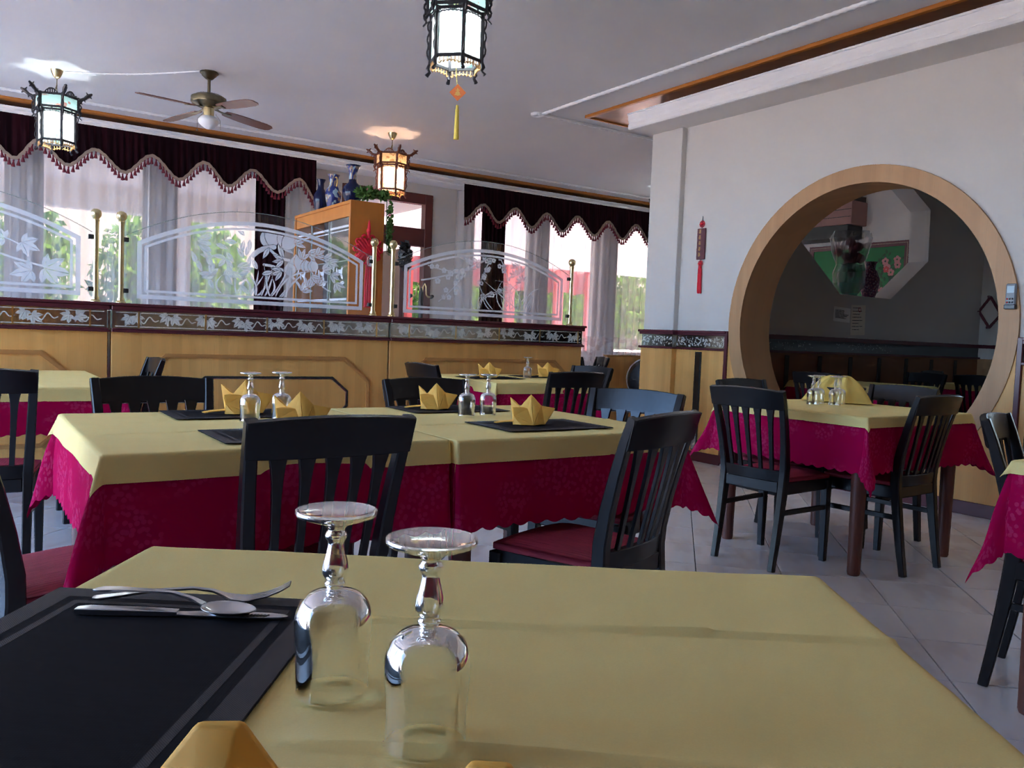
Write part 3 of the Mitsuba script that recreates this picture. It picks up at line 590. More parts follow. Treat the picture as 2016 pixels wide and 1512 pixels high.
# ------------------------------------------------------------------ low partitions with glass screens
YP = 5.85
def partition(label, x0, x1, gx0, gx1, zs, zp, posts, oct_, inlay, motif, seed):
    k = thing('low_partition', label, 'partition')
    put('panel', rbox(x0, x1, YP, YP+.20, .08, 1.005, .003), 'light_wood', k)
    put('skirting', rbox(x0, x1, YP-.008, YP+.208, 0, .085), 'burgundy_wood', k)
    put('lower_rail', cat(rbox(x0-.004, x1+.012, YP-.03, YP+.23, 1.000, 1.016, .004), rbox(x0, x1, YP-.018, YP+.218, 1.014, 1.026, .003)), 'burgundy_wood', k)
    put('mirror_band', bx(x0+.004, x1-.004, YP-.004, YP+.204, 1.026, 1.140), 'mirror', k)
    put('etched_vine', stand_y(plate(motif_grape(x0+.02, x1-.02, 1.028, 1.138, seed), .0007), YP-.0042), 'etched_mirror', k, label='etched grape vine on the mirror band')
    put('top_rail', cat(rbox(x0-.004, x1+.012, YP-.03, YP+.23, 1.140, 1.172, .006), rbox(x0-.008, x1+.022, YP-.042, YP+.242, 1.170, 1.188, .004)), 'burgundy_wood', k)
    for xs in np.arange(x0+.16, x1-.05, .42): put('brass_strip', bx(xs-.005, xs+.005, YP-.008, YP-.003, 1.03, 1.137), 'brass', k)
    ym = YP+.05
    for px, sd in posts:
        p = put('brass_post', mv(lathe([(0, 1.186), (.030, 1.186), (.030, 1.196), (.022, 1.203), (.024, 1.215), (.0165, 1.225), (.0165, 1.66), (.018, 1.70), (.021, 1.703), (.021, 1.711), (.017, 1.715), (.022, 1.722), (.030, 1.735), (.032, 1.750), (.027, 1.768), (.014, 1.777), (0, 1.779)], 24), px, ym), 'brass', k, smooth=50)
        for z in (1.27, 1.60): put('clamp', rbox(px+sd*.030-.014, px+sd*.030+.014, ym-.012, ym+.012, z-.014, z+.014, .002), 'black_metal', p)
    n = 40; t = np.linspace(0, 1, n); xa = gx0+(gx1-gx0)*t; za = zs+(zp-zs)*(1-(2*t-1)**2)
    gv = np.concatenate([np.stack([xa, xa*0+ym, xa*0+1.19], 1), np.stack([xa, xa*0+ym, za], 1)])
    gl = put('glass_screen', mesh(gv, grid_faces(2, n)), 'pane_glass', k, label='clear arched glass screen with etched decoration')
    put('glass_edge', tube(np.stack([xa, xa*0+ym, za], 1), .0022, 6), 'glass_edge', gl)
    bpoly = border(gx0+.065, gx1-.065, 1.225, zs-.035, zp-.065, .027)
    put('etched_border', stand_y(plate(bpoly, .0006), ym-.001), 'etched_glass', gl, label='etched white double border')
    inside = arch(gx0+.065, gx1-.065, 1.225, zs-.035, zp-.065).buffer(-.065)
    put('etched_motif', stand_y(plate(motif.intersection(inside), .0006), ym-.001), 'etched_glass', gl, label='etched white plant motif')
    o = Polygon(oct_); put('octagon_moulding', stand_y(plate(o.buffer(.012, join_style=2).difference(o.buffer(-.016, join_style=2)), .012), YP), 'moulding_wood', k, label='raised octagonal wood moulding')
    put('octagon_bead', stand_y(plate(o.buffer(.004, join_style=2).difference(o.buffer(-.006, join_style=2)), .018), YP), 'moulding_wood', k)
    if inlay:
        i = Polygon(inlay); put('black_inlay', stand_y(plate(i.buffer(.008, join_style=2).difference(i.buffer(-.006, join_style=2)), .006), YP), 'black_metal', k, label='thin black octagonal inlay line')
        put('silver_inlay', stand_y(plate(i.buffer(-.007, join_style=2).difference(i.buffer(-.012, join_style=2)), .005), YP), 'steel', k)
    return k
def octa(x0, x1, z0, z1, c): return [(x0+c, z0), (x1-c, z0), (x1, z0+c*.85), (x1, z1-c*.85), (x1-c, z1), (x0+c, z1), (x0, z1-c*.85), (x0, z0+c*.85)]
partition('leftmost low wood partition with an etched vine glass screen behind the left table', -1.15, .792, -.99, .705, 1.63, 1.86, [(.727, -1), (-1.05, 1)], octa(-.9, .62, .28, .862, .2), None, motif_vine(.20, 1.36), 11)
partition('middle low wood partition with an etched peach tree glass screen', .815, 2.756, .905, 2.62, 1.63, 1.866, [(.875, 1), (2.644, -1)], octa(.95, 2.60, .28, .856, .20), octa(1.28, 2.43, .40, .712, .12), motif_peach(1.78, 1.37), 12)
partition('rightmost low wood partition with an etched plum blossom glass screen behind the far table', 2.772, 4.662, 2.835, 4.525, 1.63, 1.848, [(2.802, 1), (4.554, -1)], octa(2.93, 4.52, .28, .865, .16), None, motif_plum(3.55, 1.36), 13)
for x in (.8035, 2.764): put('mirror_post', rbox(x-.008, x+.008, YP+.02, YP+.18, .0, 1.135, .001), 'mirror', None, label='slim mirrored post between the left and middle partitions' if x < 1 else 'slim mirrored post between the middle and right partitions', cat='post')
# ------------------------------------------------------------------ tables and cloths
def cloth_mesh(hx, hy, o, top, scal=0.0, per=.05, corner=.30, wav=.05, seed=0, step=.010, crease=(), base=.03, sag=.0015, inner=0, cmask=False):
    def axis(h): return np.concatenate([np.linspace(-(h+o), -h, max(int(o/step), 6), endpoint=False), np.linspace(-h, h, int(2*h/step)+1), np.linspace(h, h+o, max(int(o/step), 6)+1)[1:]])
    us, vs = axis(hx), axis(hy); U, W = np.meshgrid(us, vs, indexing='ij')
    dx, dy = np.maximum(np.abs(U)-hx, 0), np.maximum(np.abs(W)-hy, 0); sx, sy = np.sign(U), np.sign(W)
    ex = dx+scal*np.abs(np.sin(PI*W/per))*(dx/o)**6; ey = dy+scal*np.abs(np.sin(PI*U/per))*(dy/o)**6
    dx, dy = ex, ey; r = np.hypot(dx, dy); th = np.arctan2(dy, dx)
    cd = np.where(dx > dy, hy-np.abs(W), hx-np.abs(U)); near = np.exp(-np.maximum(cd, 0)/.10)
    n1 = meshkit.noise(np.stack([U*5.5, W*5.5, U*0+seed], -1))-.5
    tilt = base+wav*n1*2+corner*(.85*np.sin(2*th)**2*(r > 0)+.22*near)
    flat = (sx == inner)*(dx > 0)*1.0 if inner else 0*r
    tilt = tilt*(1-flat*.93)
    e = .010; rr = np.sqrt(r*r+e*e)-e
    out = rr*np.sin(tilt)+np.minimum(r, e)*.8*(1-flat)
    x = np.clip(U, -hx, hx)+sx*out*np.where(r > 0, np.cos(th), 0); y = np.clip(W, -hy, hy)+sy*out*np.where(r > 0, np.sin(th), 0)
    z = top-rr*np.cos(tilt)+sag*2*(meshkit.fbm(np.stack([U*7, W*7, U*0+seed+5], -1), 3)-.5)*(r < o*.5)
    for ax, pos, hgt, wd in crease:
        keep = 1/(1+np.exp(-(U+.105)/.012)) if cmask else 1.0; d = (U if ax == 0 else W)-pos+.006*np.sin((W if ax == 0 else U)*4+pos*9); z = z+keep*(hgt*np.exp(-(d/wd)**2)+hgt*.5*np.exp(-np.maximum(d, 0)/(.02))*(d > 0))
    v = np.stack([x, y, z], -1).reshape(-1, 3); uv = np.stack([U+seed*.37, W+seed*.61], -1).reshape(-1, 2)
    return mesh(v, grid_faces(len(us), len(vs))), uv
TT = .752                        # bare table top
leg_m = mikit.ply(lathe([(0, 0), (.026, 0), (.030, .012), (.037, .60), (.038, TT-.03), (0, TT-.03)], 20), 'leg_wood', smooth=40)
def table(x, y, rz, hx, hy, lab, clab, ylab, seed, red=.262, yel=.072, ycorner=.30, top=.0, leginset=.06, step=.010, crease=((0, .13, .002, .006), (1, -.12, .002, .006)), inner=0, rcorner=.34):
    k = thing('dining_table', lab, 'table')
    tw = tf(x, y, top, rz)
    put('table_top', rbox(-hx+.004, hx-.004, -hy+.004, hy-.004, TT-.028, TT, .004), 'leg_wood', k, tw=tw)
    c, s = math.cos(rz), math.sin(rz)
    for a, b in ((-1, -1), (-1, 1), (1, -1), (1, 1)):
        lx, ly = a*(hx-leginset), b*(hy-leginset); put('leg', leg_m, None, k, tw=tf(x+c*lx-s*ly, y+s*lx+c*ly, top, 0))
    m, uv = cloth_mesh(hx, hy, red, TT+.004, scal=.012, per=.062, seed=seed, step=step, corner=rcorner, wav=.06, inner=inner)
    put('red_tablecloth', m, 'red_cloth', None, smooth=True, tw=tw, uv=uv, label=clab, cat='tablecloth')
    m, uv = cloth_mesh(hx+.002, hy+.002, yel, TT+.010, seed=seed+3, step=step*.9, corner=ycorner, wav=.12, crease=crease, base=.10, inner=inner, cmask=len(crease) == 3)
    put('yellow_tablecloth', m, 'yellow_cloth', None, smooth=True, tw=tw, uv=uv, label=ylab, cat='tablecloth')
TZ = TT+.0135                    # laid surface
table(.735, 2.575, 0, .455, .475, 'cloth-covered dining table, left one of the joined pair in the middle', 'long red damask tablecloth with scalloped hem on the left one of the joined tables', 'yellow top cloth on the left one of the joined tables', 2, yel=.078, inner=1)
table(1.655, 2.575, 0, .45, .50, 'cloth-covered dining table, right one of the joined pair in the middle', 'long red tablecloth with scalloped hem on the right one of the joined tables', 'yellow top cloth on the right one of the joined tables', 4, yel=.078, inner=-1)
table(.18, 4.93, 0, .455, .70, 'dining table against the leftmost partition', 'red damask tablecloth on the table against the leftmost partition', 'yellow top cloth on the table against the leftmost partition', 6, red=.21)
table(3.37, 5.08, 0, .42, .50, 'dining table in front of the rightmost partition', 'red tablecloth on the table in front of the rightmost partition', 'yellow top cloth on the table in front of the rightmost partition', 8, yel=.085)
table(3.93, 2.69, 0, .45, .45, 'square dining table with brown round legs in front of the moon gate', 'red tablecloth with pointed corners on the table in front of the moon gate', 'yellow top cloth on the table in front of the moon gate', 10, yel=.06)
table(3.06, .74, 0, .45, .45, 'dining table cut off by the right edge of the picture', 'red tablecloth cut off by the right edge of the picture', 'yellow top cloth cut off by the right edge of the picture', 12, yel=.05, red=.275, rcorner=.20)
NA = math.atan2(-.582, .813); NX, NY = .335-.06*.582, .585-.06*.813
table(NX, NY, NA, .455, .51, 'dining table nearest to the viewer', 'red tablecloth under the yellow cloth of the nearest table', 'creased yellow tablecloth on the nearest table with two upturned goblets', 14, yel=.17, top=-.003, step=.008, ycorner=.15,
      crease=((1, .265, .005, .0035), (1, -.015, .006, .004), (1, .15, .0003, .01)))
table(8.95, 4.25, 0, .45, .45, 'dining table seen through the right part of the moon gate', 'red tablecloth seen through the right part of the moon gate', 'yellow top cloth seen through the right part of the moon gate', 16, step=.02)
table(6.95, 4.55, 0, .45, .45, 'dining table seen through the moon gate behind the napkin basket', 'red tablecloth seen through the moon gate behind the napkin basket', 'yellow top cloth seen through the moon gate behind the napkin basket', 18, step=.02)

# ------------------------------------------------------------------ chairs
CH = .868
def chair_parts():
    P = []
    def rear(s):
        zs = np.array([0, .12, .25, .36, .44, .50, .60, .70, .80, CH-.004])
        ys = np.array([-.225, -.205, -.186, -.172, -.165, -.168, -.187, -.213, -.243, -.266]); xs = s*np.interp(zs, [0, .44, CH], [.165, .168, .196])
        w = np.interp(zs, [0, .44, CH], [.030, .036, .030]); t = np.interp(zs, [0, .40, .5, CH], [.030, .046, .044, .026])
        return bar(np.stack([xs, ys, zs], 1), w, t, (1, 0, 0))
    for s in (-1, 1): P.append(('rear_leg', rear(s), 'black_lacquer', 35))
    for s in (-1, 1): P.append(('front_leg', bar([(s*.182, .196, 0), (s*.182, .194, .25), (s*.180, .19, .415)], [.030, .038, .042], [.030, .038, .042], (1, 0, 0)), 'black_lacquer', 35))
    x = np.linspace(-.205, .205, 15); bow = .030*(1-(x/.205)**2)
    top = np.stack([x, -.254-bow, x*0+.818], 1); hgt = .088+.012*(1-(x/.205)**2)
    m = bar(top, hgt, .023, (0, -.25, .97)); m.vertices[:, 2] += .006*(1-(m.vertices[:, 0]/.205)**2)
    P.append(('crest_rail', m, 'black_lacquer', 35))
    x2 = np.linspace(-.158, .158, 11); P.append(('lower_rail', bar(np.stack([x2, -.170-.022*(1-(x2/.158)**2), x2*0+.452], 1), .055, .022, (0, -.1, 1)), 'black_lacquer', 35))
    for q in np.linspace(-1, 1, 5):
        zs = np.array([.472, .55, .62, .68, .72, .75, .772, .785]); f = (zs-.46)/(.80-.46)
        xs = q*(.112+.018*f); ys = -(.172+.020*(1-q*q*.5))*(1-f)-(.242+.028*(1-q*q*.55))*f
        w = np.array([.019, .020, .021, .023, .027, .033, .041, .048])
        P.append(('slat', bar(np.stack([xs, ys, zs], 1), w, .012, (1, 0, 0)), 'black_lacquer', 35))
    ap = cat(rbox(-.175, .175, .172, .194, .365, .425), rbox(-.186, -.164, -.16, .19, .365, .425), rbox(.164, .186, -.16, .19, .365, .425), rbox(-.15, .15, -.186, -.164, .37, .425))
    P.append(('apron', ap, 'black_lacquer', False))
    for s in (-1, 1): P.append(('stretcher', bar([(s*.166, -.185, .275), (s*.182, .192, .275)], .016, .024, (1, 0, 0)), 'black_lacquer', False))
    n = 22; U, W = np.meshgrid(np.linspace(-1, 1, n), np.linspace(-1, 1, n), indexing='ij')
    def sheet(z0, puff):
        k = (np.abs(U)**6+np.abs(W)**6); X = U*(.190+.012*W)*(1-.03*k); Y = .015+W*.195*(1-.02*k)+(.010*(1-U*U) if 1 else 0)*(W > .5)
        return np.stack([X, Y, z0+puff*(1-np.clip(k, 0, 1))], -1).reshape(-1, 3)
    tp, bt = sheet(.442, .020), sheet(.424, 0); f = grid_faces(n, n)
    ring = np.concatenate([np.arange(n)*n, (n-1)*n+np.arange(1, n), (np.arange(n-2, -1, -1))*n+n-1, np.arange(n-2, 0, -1)]); k = n*n; r2 = np.roll(ring, -1)
    side = np.vstack([np.stack([ring, r2, r2+k], 1), np.stack([ring, r2+k, ring+k], 1)])
    uv = np.stack([np.tile(U.ravel(), 2)*.19, np.tile(W.ravel(), 2)*.19], 1)
    P.append(('seat', (mesh(np.vstack([tp, bt]), np.vstack([f, f[:, ::-1]+k, side])), uv), 'seat_fabric', True))
    out = []
    for n_, m_, b_, s_ in P:
        out.append((n_, mikit.ply(m_[0], b_, smooth=s_, uv=m_[1]) if isinstance(m_, tuple) else mikit.ply(m_, b_, smooth=s_)))
    return out
CP = chair_parts()
def chair(x, y, deg, label, group=None):
    """deg: the direction the sitter faces, counter-clockwise from +x"""
    k = thing('dining_chair', label, 'chair', group); tw = tf(x, y, 0, math.radians(deg-90))
    for n_, d_ in CP: put(n_, d_, None, k, tw=tw)
    return k
chair(.72, 2.085, 92, 'black slat-back chair at the near side of the joined tables, behind the nearest goblets')
chair(1.60, 1.96, 109, 'black slat-back chair turned askew, red seat showing, near right of the joined tables')
chair(.595, 2.985, -90, 'black chair at the far left side of the joined tables, before the middle partition')
chair(1.72, 2.98, -90, 'black chair at the far right side of the joined tables, behind two goblets')
chair(2.06, 2.42, 202, 'black chair at the right end of the joined tables, its backrest shining pale blue')
chair(.19, 2.31, 22, 'black chair with red seat at the left end of the joined tables')
chair(.09, 4.02, 82, 'black chair with red seat at the near side of the table against the leftmost partition')
chair(.665, 5.03, 180, 'black chair seen edge-on at the right end of the table against the leftmost partition')
chair(3.13, 4.22, 90, 'black slat-back chair at the near side of the table with the single goblet')
chair(2.83, 4.93, 2, 'black chair seen obliquely at the left end of the table with the single goblet')
chair(3.68, 4.78, 186, 'black chair at the right end of the table with the single goblet')
chair(3.42, 2.70, 5, 'black slat-back chair with red seat, left side of the table with the napkin basket')
chair(3.885, 2.40, 93, 'black slat-back chair at the near side of the table with the napkin basket')
chair(3.87, 3.06, -90, 'black chair behind the table with the napkin basket, only its top rail showing')
chair(4.30, 2.72, 180, 'black chair right of the napkin basket, its top rail shining blue')
chair(2.99, 1.145, -73, 'black chair cut off by the right edge of the picture')
chair(6.2, 4.35, 8, 'black chair beyond the moon gate, left of the napkin basket')
chair(7.55, 4.45, 176, 'black chair beyond the moon gate, just right of the napkin basket')
chair(8.33, 4.10, 4, 'black slat-back chair beyond the moon gate at the left end of the rear table')
chair(8.95, 4.75, -90, 'black chair beyond the moon gate behind the rear table, close to the dado')
chair(5.72, 7.1, -85, 'leftmost black chair in the row behind the end of the right partition', None)
chair(6.75, 8.35, -70, 'black chair in the middle of the row behind the end of the right partition', None)
chair(6.08, 7.62, 160, 'black chair seen from the side behind the end of the right partition', None)
chair(7.9, 8.6, -100, 'black chair in front of the sheer curtain, beside the wall pillar', None)

# ------------------------------------------------------------------ goblets
gp = [(0, .1515), (.018, .1512), (.030, .1535), (.0325, .1565), (.0338, .1560), (.0342, .1535), (.033, .1515), (.022, .1475), (.012, .1445), (.0078, .1415), (.0068, .139), (.0085, .1370), (.0095, .1345), (.0085, .132), (.0068, .1295), (.0066, .127), (.0078, .1210), (.0100, .1125), (.0112, .1065), (.0108, .1020), (.0085, .0985), (.0065, .0965), (.0085, .0945), (.0090, .0930), (.0075, .0915), (.0066, .0900), (.0075, .0885), (.0130, .0875), (.0210, .0845), (.0280, .0780), (.0318, .0690), (.0330, .0600), (.0328, .0500), (.0315, .0350), (.0308, .0200), (.0311, .0100), (.0315, .0030), (.0319, .0018), (.0316, .0004), (.0308, .0), (.0299, .0004),
      (.0296, .0018), (.0299, .0035), (.0298, .010), (.0295, .020), (.0302, .035), (.0314, .050), (.0315, .060), (.0303, .0685), (.0268, .0765), (.0200, .0815), (.0120, .0835), (0, .0840)]
goblet_m = mikit.ply(lathe(gp, 64), 'goblet_glass', smooth=True)
goblet_s = mikit.ply(lathe(gp, 28), 'goblet_glass', smooth=True)
def goblet(x, y, label, near=False, group=None, z=None):
    put('goblet', goblet_m if near else goblet_s, None, None, label=label, cat='glass', group=group, tw=tf(x, y, TZ+.001 if z is None else z))
goblet(.264, .65, 'upturned clear goblet on the nearest table, the left and farther of the two', True, z=.7632)
goblet(.291, .532, 'upturned clear goblet on the nearest table, the right and nearer of the two', True, z=.7632)
goblet(.777, 2.66, 'upturned goblet on the left joined table, the left one of its pair')
goblet(.892, 2.70, 'upturned goblet on the left joined table, the right one of its pair')
goblet(1.577, 2.65, 'upturned goblet on the right joined table, the left one of its pair')
goblet(1.681, 2.665, 'upturned goblet on the right joined table, the right one of its pair')
goblet(3.493, 5.01, 'single upturned goblet on the table in front of the rightmost partition')
goblet(3.827, 2.79, 'upturned goblet beside the napkin basket, leftmost of four')
goblet(3.935, 2.835, 'upturned goblet beside the napkin basket, second from the left')
goblet(3.926, 2.725, 'upturned goblet beside the napkin basket, third from the left and nearest')
goblet(4.045, 2.78, 'upturned goblet beside the napkin basket, rightmost of four')

# ------------------------------------------------------------------ folded napkins
def napkin_mesh():
    A = (0, 0, .102); F = (.012, -.060, .001); NR = (.036, -.012, .066); TR = (.084, -.005, .058); GR = (.050, -.036, .004); BR = (.048, .032, .001); B = (-.005, .046, .001)
    I = (-.010, -.020, .054); J = (-.036, -.002, .058); LM = (-.062, -.030, .056); LB = (-.056, -.047, .030); TL = (-.072, .022, .088); Q = (-.058, .006, .002); D1 = (-.058, -.050, .001); D2 = (-.030, -.066, .002)
    E1 = (-.055, -.024, .014); E2 = (-.125, -.026, .004); E3 = (-.118, -.046, .004); E4 = (-.055, -.052, .012)
    fs = [(A, F, NR), (NR, F, GR), (NR, GR, TR), (TR, GR, BR), (NR, TR, BR), (A, I, F), (A, J, I), (I, LM, LB), (I, LB, F), (J, TL, Q), (TL, B, Q), (J, B, TL), (A, B, J), (A, NR, B), (NR, BR, B), (J, LM, I), (J, Q, LM), (LM, Q, LB), (LB, D1, D2), (LB, Q, D1), (LB, D2, F), (E1, E2, E3), (E1, E3, E4)]
    ms = []
    for t in fs:
        p = np.array(t, float); c = p.mean(0); q = []
        for a, b in ((0, 1), (1, 2), (2, 0)): q += [p[a], (p[a]+p[b])/2]
        n = np.cross(p[1]-p[0], p[2]-p[0]); n /= np.linalg.norm(n)+1e-9
        L = max(np.linalg.norm(p[0]-p[1]), np.linalg.norm(p[1]-p[2]))
        q = np.array(q); q[1::2] += (c-q[1::2])*.04+n*L*.015
        v = np.vstack([q, c+n*L*.035]); f = [[i, (i+1) % 6, 6] for i in range(6)]
        ms.append(solidify(v, f, .0028))
    return cat(ms)
nap = mikit.ply(napkin_mesh(), 'napkin_cloth', smooth=25)
def napkin(x, y, rz, label, s=1.0, z=None): put('folded_napkin', nap, None, None, label=label, cat='napkin', tw=T().translate([x, y, TZ+.003 if z is None else z]).rotate([0, 0, 1], rz).scale(s))
napkin(1.655, 2.345, -35, 'orange-yellow star-folded napkin on the front placemat of the right joined table')
napkin(1.60, 2.93, -30, 'orange-yellow star-folded napkin on the back placemat of the right joined table')
napkin(.83, 2.90, -15, 'orange-yellow star-folded napkin on the back placemat of the left joined table', 1.12)
napkin(.86, 2.43, -22, 'orange-yellow star-folded napkin on the front placemat of the left joined table', 1.08)
napkin(3.17, 5.03, -30, 'orange-yellow star-folded napkin on the far table, left of the single goblet', 1.1)
napkin(3.80, 5.18, -34, 'orange-yellow star-folded napkin on the far table, right of the single goblet', 1.1)
def napkin_near(x, y, rz, s_, label):
    k = thing('folded_napkin', label, 'napkin')
    def hull(ps, r): return trimesh.convex.convex_hull(np.vstack([trimesh.creation.icosphere(1, r).vertices+np.array(p) for p in ps]))
    tw_ = T().translate([x, y, TZ+.001]).rotate([0, 0, 1], rz).scale(s_)
    put('fold', hull([(-.010, -.004, .082), (.009, -.006, .083), (-.066, -.004, .007), (.066, -.012, .007), (.0, -.055, .007), (.0, .04, .007)], .006), 'napkin_cloth', k, smooth=35, tw=tw_)
    put('petal', hull([(.06, -.03, .012), (.068, -.085, .04), (.03, -.07, .007), (.062, -.04, .007)], .004), 'napkin_cloth', k, smooth=35, tw=tw_)
    put('petal', hull([(-.05, -.03, .012), (-.066, -.085, .04), (-.03, -.07, .007), (-.062, -.04, .007)], .004), 'napkin_cloth', k, smooth=35, tw=tw_)
napkin_near(.121, .452, -28, 1.0, 'orange folded napkin at the bottom left edge, on the placemat with cutlery')
napkin_near(.239, .362, -35, .86, 'orange folded napkin peeping in at the bottom edge beside the nearest goblet')

# ------------------------------------------------------------------ placemats
def mat_(x, y, rz, hx, hy, label, z=None):
    z = TZ if z is None else z
    k = thing('placemat', label, 'placemat'); n = 30
    def pl(a0, a1, b0, b1, zz):
        v = np.array([(a0, b0, zz), (a1, b0, zz), (a1, b1, zz), (a0, b1, zz)]); return v
    b = rbox(-hx, hx, -hy, hy, 0, .0022, .0008); uvb = np.array(b.vertices)[:, :2].copy()
    put('weave', b, 'mat_weave', k, tw=tf(x, y, z, rz), uv=uvb)
    ring = lambda d0, d1: plate(sbox(-hx+d0, -hy+d0, hx-d0, hy-d0).difference(sbox(-hx+d1, -hy+d1, hx-d1, hy-d1)), .0004)
    m = ring(.001, .028); m.apply_translation([0, 0, .0021]); put('border', m, 'mat_border', k, tw=tf(x, y, z, rz), uv=np.array(m.vertices)[:, :2])
    m = ring(.040, .049); m.apply_translation([0, 0, .0021]); put('border', m, 'mat_border', k, tw=tf(x, y, z, rz), uv=np.array(m.vertices)[:, :2])
ex, ey = V(math.cos(NA), math.sin(NA)), V(-math.sin(NA), math.cos(NA))
pc = V(.096, 1.054)+ex*.159-ey*.25
mat_(pc[0], pc[1], NA, .159, .25, 'black woven placemat with cutlery on the nearest table', z=.7622)
mat_(1.68, 2.325, 0, .215, .145, 'black placemat at the front of the right joined table')
mat_(1.655, 2.93, 0, .215, .135, 'black placemat at the back of the right joined table')
mat_(.79, 2.90, 0, .215, .140, 'black placemat at the back of the left joined table')
mat_(.785, 2.31, 0, .215, .150, 'black placemat at the front of the left joined table')
mat_(3.20, 5.06, 0, .215, .145, 'black placemat on the far table under the left napkin')
mat_(3.72, 5.24, 0, .15, .145, 'black placemat on the far table under the right napkin')

# ------------------------------------------------------------------ cutlery on the nearest placemat
ZT = .7645
def P3(p, z): return (p[0], p[1], z)
kd = V(.102, .950); kt = V(.291, .832); u = (kt-kd)/np.linalg.norm(kt-kd); w = V(-u[1], u[0]); s2 = (w[0], w[1], 0)
k = thing('table_knife', 'steel table knife lying on the black placemat under the spoon', 'knife')
q = [kd+u*t for t in (0, .012, .05, .09, .105)]
put('handle', bar([P3(a, ZT+.004) for a in q], [.010, .014, .013, .011, .010], [.005, .007, .007, .006, .005], s2), 'steel', k, smooth=40)
q = [kd+u*t for t in (.104, .115, .13, .17, .20, .213, .219)]
bl = bar([P3(a+w*o_, ZT+.003) for a, o_ in zip(q, (0, 0, .001, .001, .0, -.001, -.002))], [.010, .012, .015, .017, .015, .010, .003], .0016, s2)
put('blade', bl, 'steel', k, smooth=30)
for i in range(7): put('tooth', rbox(-.0006, .0006, -.004, .004, 0, .0006, .0001), 'black_metal', k, tw=T().translate([float(v) for v in P3(kd+u*(.176+.0035*i)-w*.003, ZT+.0040)]).rotate([0, 0, 1], math.degrees(math.atan2(u[1], u[0]))-35))
fd = V(.121, .978); ft = V(.310, .893); u = (ft-fd)/np.linalg.norm(ft-fd); w = V(-u[1], u[0]); s2 = (w[0], w[1], 0); L = np.linalg.norm(ft-fd)
k = thing('table_fork', 'steel table fork lying behind the knife on the black placemat', 'fork')
tt = np.array([0, .03, .12, .30, .50, .60, .66, .70]); hz = np.array([.006, .006, .008, .013, .015, .012, .007, .004]); ww = np.array([.008, .014, .012, .007, .006, .007, .012, .021])
put('handle', bar([P3(fd+u*L*a, ZT+b) for a, b in zip(tt, hz)], ww, .0024, s2), 'steel', k, smooth=40)
tb = np.array([.69, .76, .80]); put('neck', bar([P3(fd+u*L*a, ZT+b) for a, b in zip(tb, (.0045, .0025, .003))], [.020, .0225, .022], .002, s2), 'steel', k, smooth=40)
for i in range(4):
    o_ = w*(-.0085+.00567*i); put('tine', bar([P3(fd+u*L*a+o_, ZT+b) for a, b in zip((.79, .88, .95, 1.0), (.003, .007, .013, .019))], [.004, .0036, .003, .0016], .0018, s2), 'steel', k, smooth=40)
sd = V(.124, .984); st = V(.245, .862); u = (st-sd)/np.linalg.norm(st-sd); w = V(-u[1], u[0]); s2 = (w[0], w[1], 0); L = np.linalg.norm(st-sd)
k = thing('table_spoon', 'steel table spoon lying across the knife on the black placemat', 'spoon')
tt = np.array([0, .04, .15, .35, .55, .68, .76]); hz = np.array([.013, .014, .016, .018, .019, .015, .010]); ww = np.array([.008, .015, .013, .008, .006, .006, .009])
put('handle', bar([P3(sd+u*L*a, ZT+b) for a, b in zip(tt, hz)], ww, .0024, s2), 'steel', k, smooth=40)
n = 12; R_, A_ = np.meshgrid(np.linspace(0, 1, n), np.linspace(0, 2*PI, 37), indexing='ij')
bx_, by_ = R_*np.cos(A_)*.030, R_*np.sin(A_)*.0195*(1-.15*np.cos(A_)); bz_ = -.008*(1-R_**2)
cen = sd+u*L*.93; sp = np.stack([cen[0]+u[0]*bx_+w[0]*by_, cen[1]+u[1]*bx_+w[1]*by_, ZT+.0095+bz_-.06*(bx_*0)], -1).reshape(-1, 3)
put('bowl', solidify(sp, grid_faces(n, 37), .0013), 'steel', k, smooth=True)

# ------------------------------------------------------------------ basket with napkins
k = thing('napkin_basket', 'dark navy basket filled with yellow napkins on the table in front of the moon gate', 'basket')
put('bowl', mv(lathe([(0, .004), (.09, .004), (.125, .05), (.14, .085), (.134, .085), (.118, .05), (.085, .01), (0, .01)], 28), 4.27, 2.93, TZ), 'navy_wicker', k, smooth=40)
n = 60; R_, A_ = np.meshgrid(np.linspace(0, 1, 30), np.linspace(0, 2*PI, n), indexing='ij')
lob = 1+.22*np.sin(3*A_+.6)+.14*np.sin(7*A_); rr = R_*.165*lob
hz = .135*np.clip(1-(R_*1.02)**2.2, 0, 1)+.012*np.sin(9*A_+3*R_)*R_*(1-R_)*4+.03*meshkit.fbm(np.stack([rr*np.cos(A_)*14, rr*np.sin(A_)*14, A_*0], -1), 3)*(1-R_)+.004
pm = np.stack([4.235+rr*np.cos(A_), 2.915+rr*np.sin(A_), TZ+hz], -1).reshape(-1, 3)
put('napkin_heap', mesh(pm, grid_faces(30, n)), 'heap_cloth', k, smooth=True, kind='stuff', label='rumpled heap of yellow cloth napkins', uv=pm[:, :2])

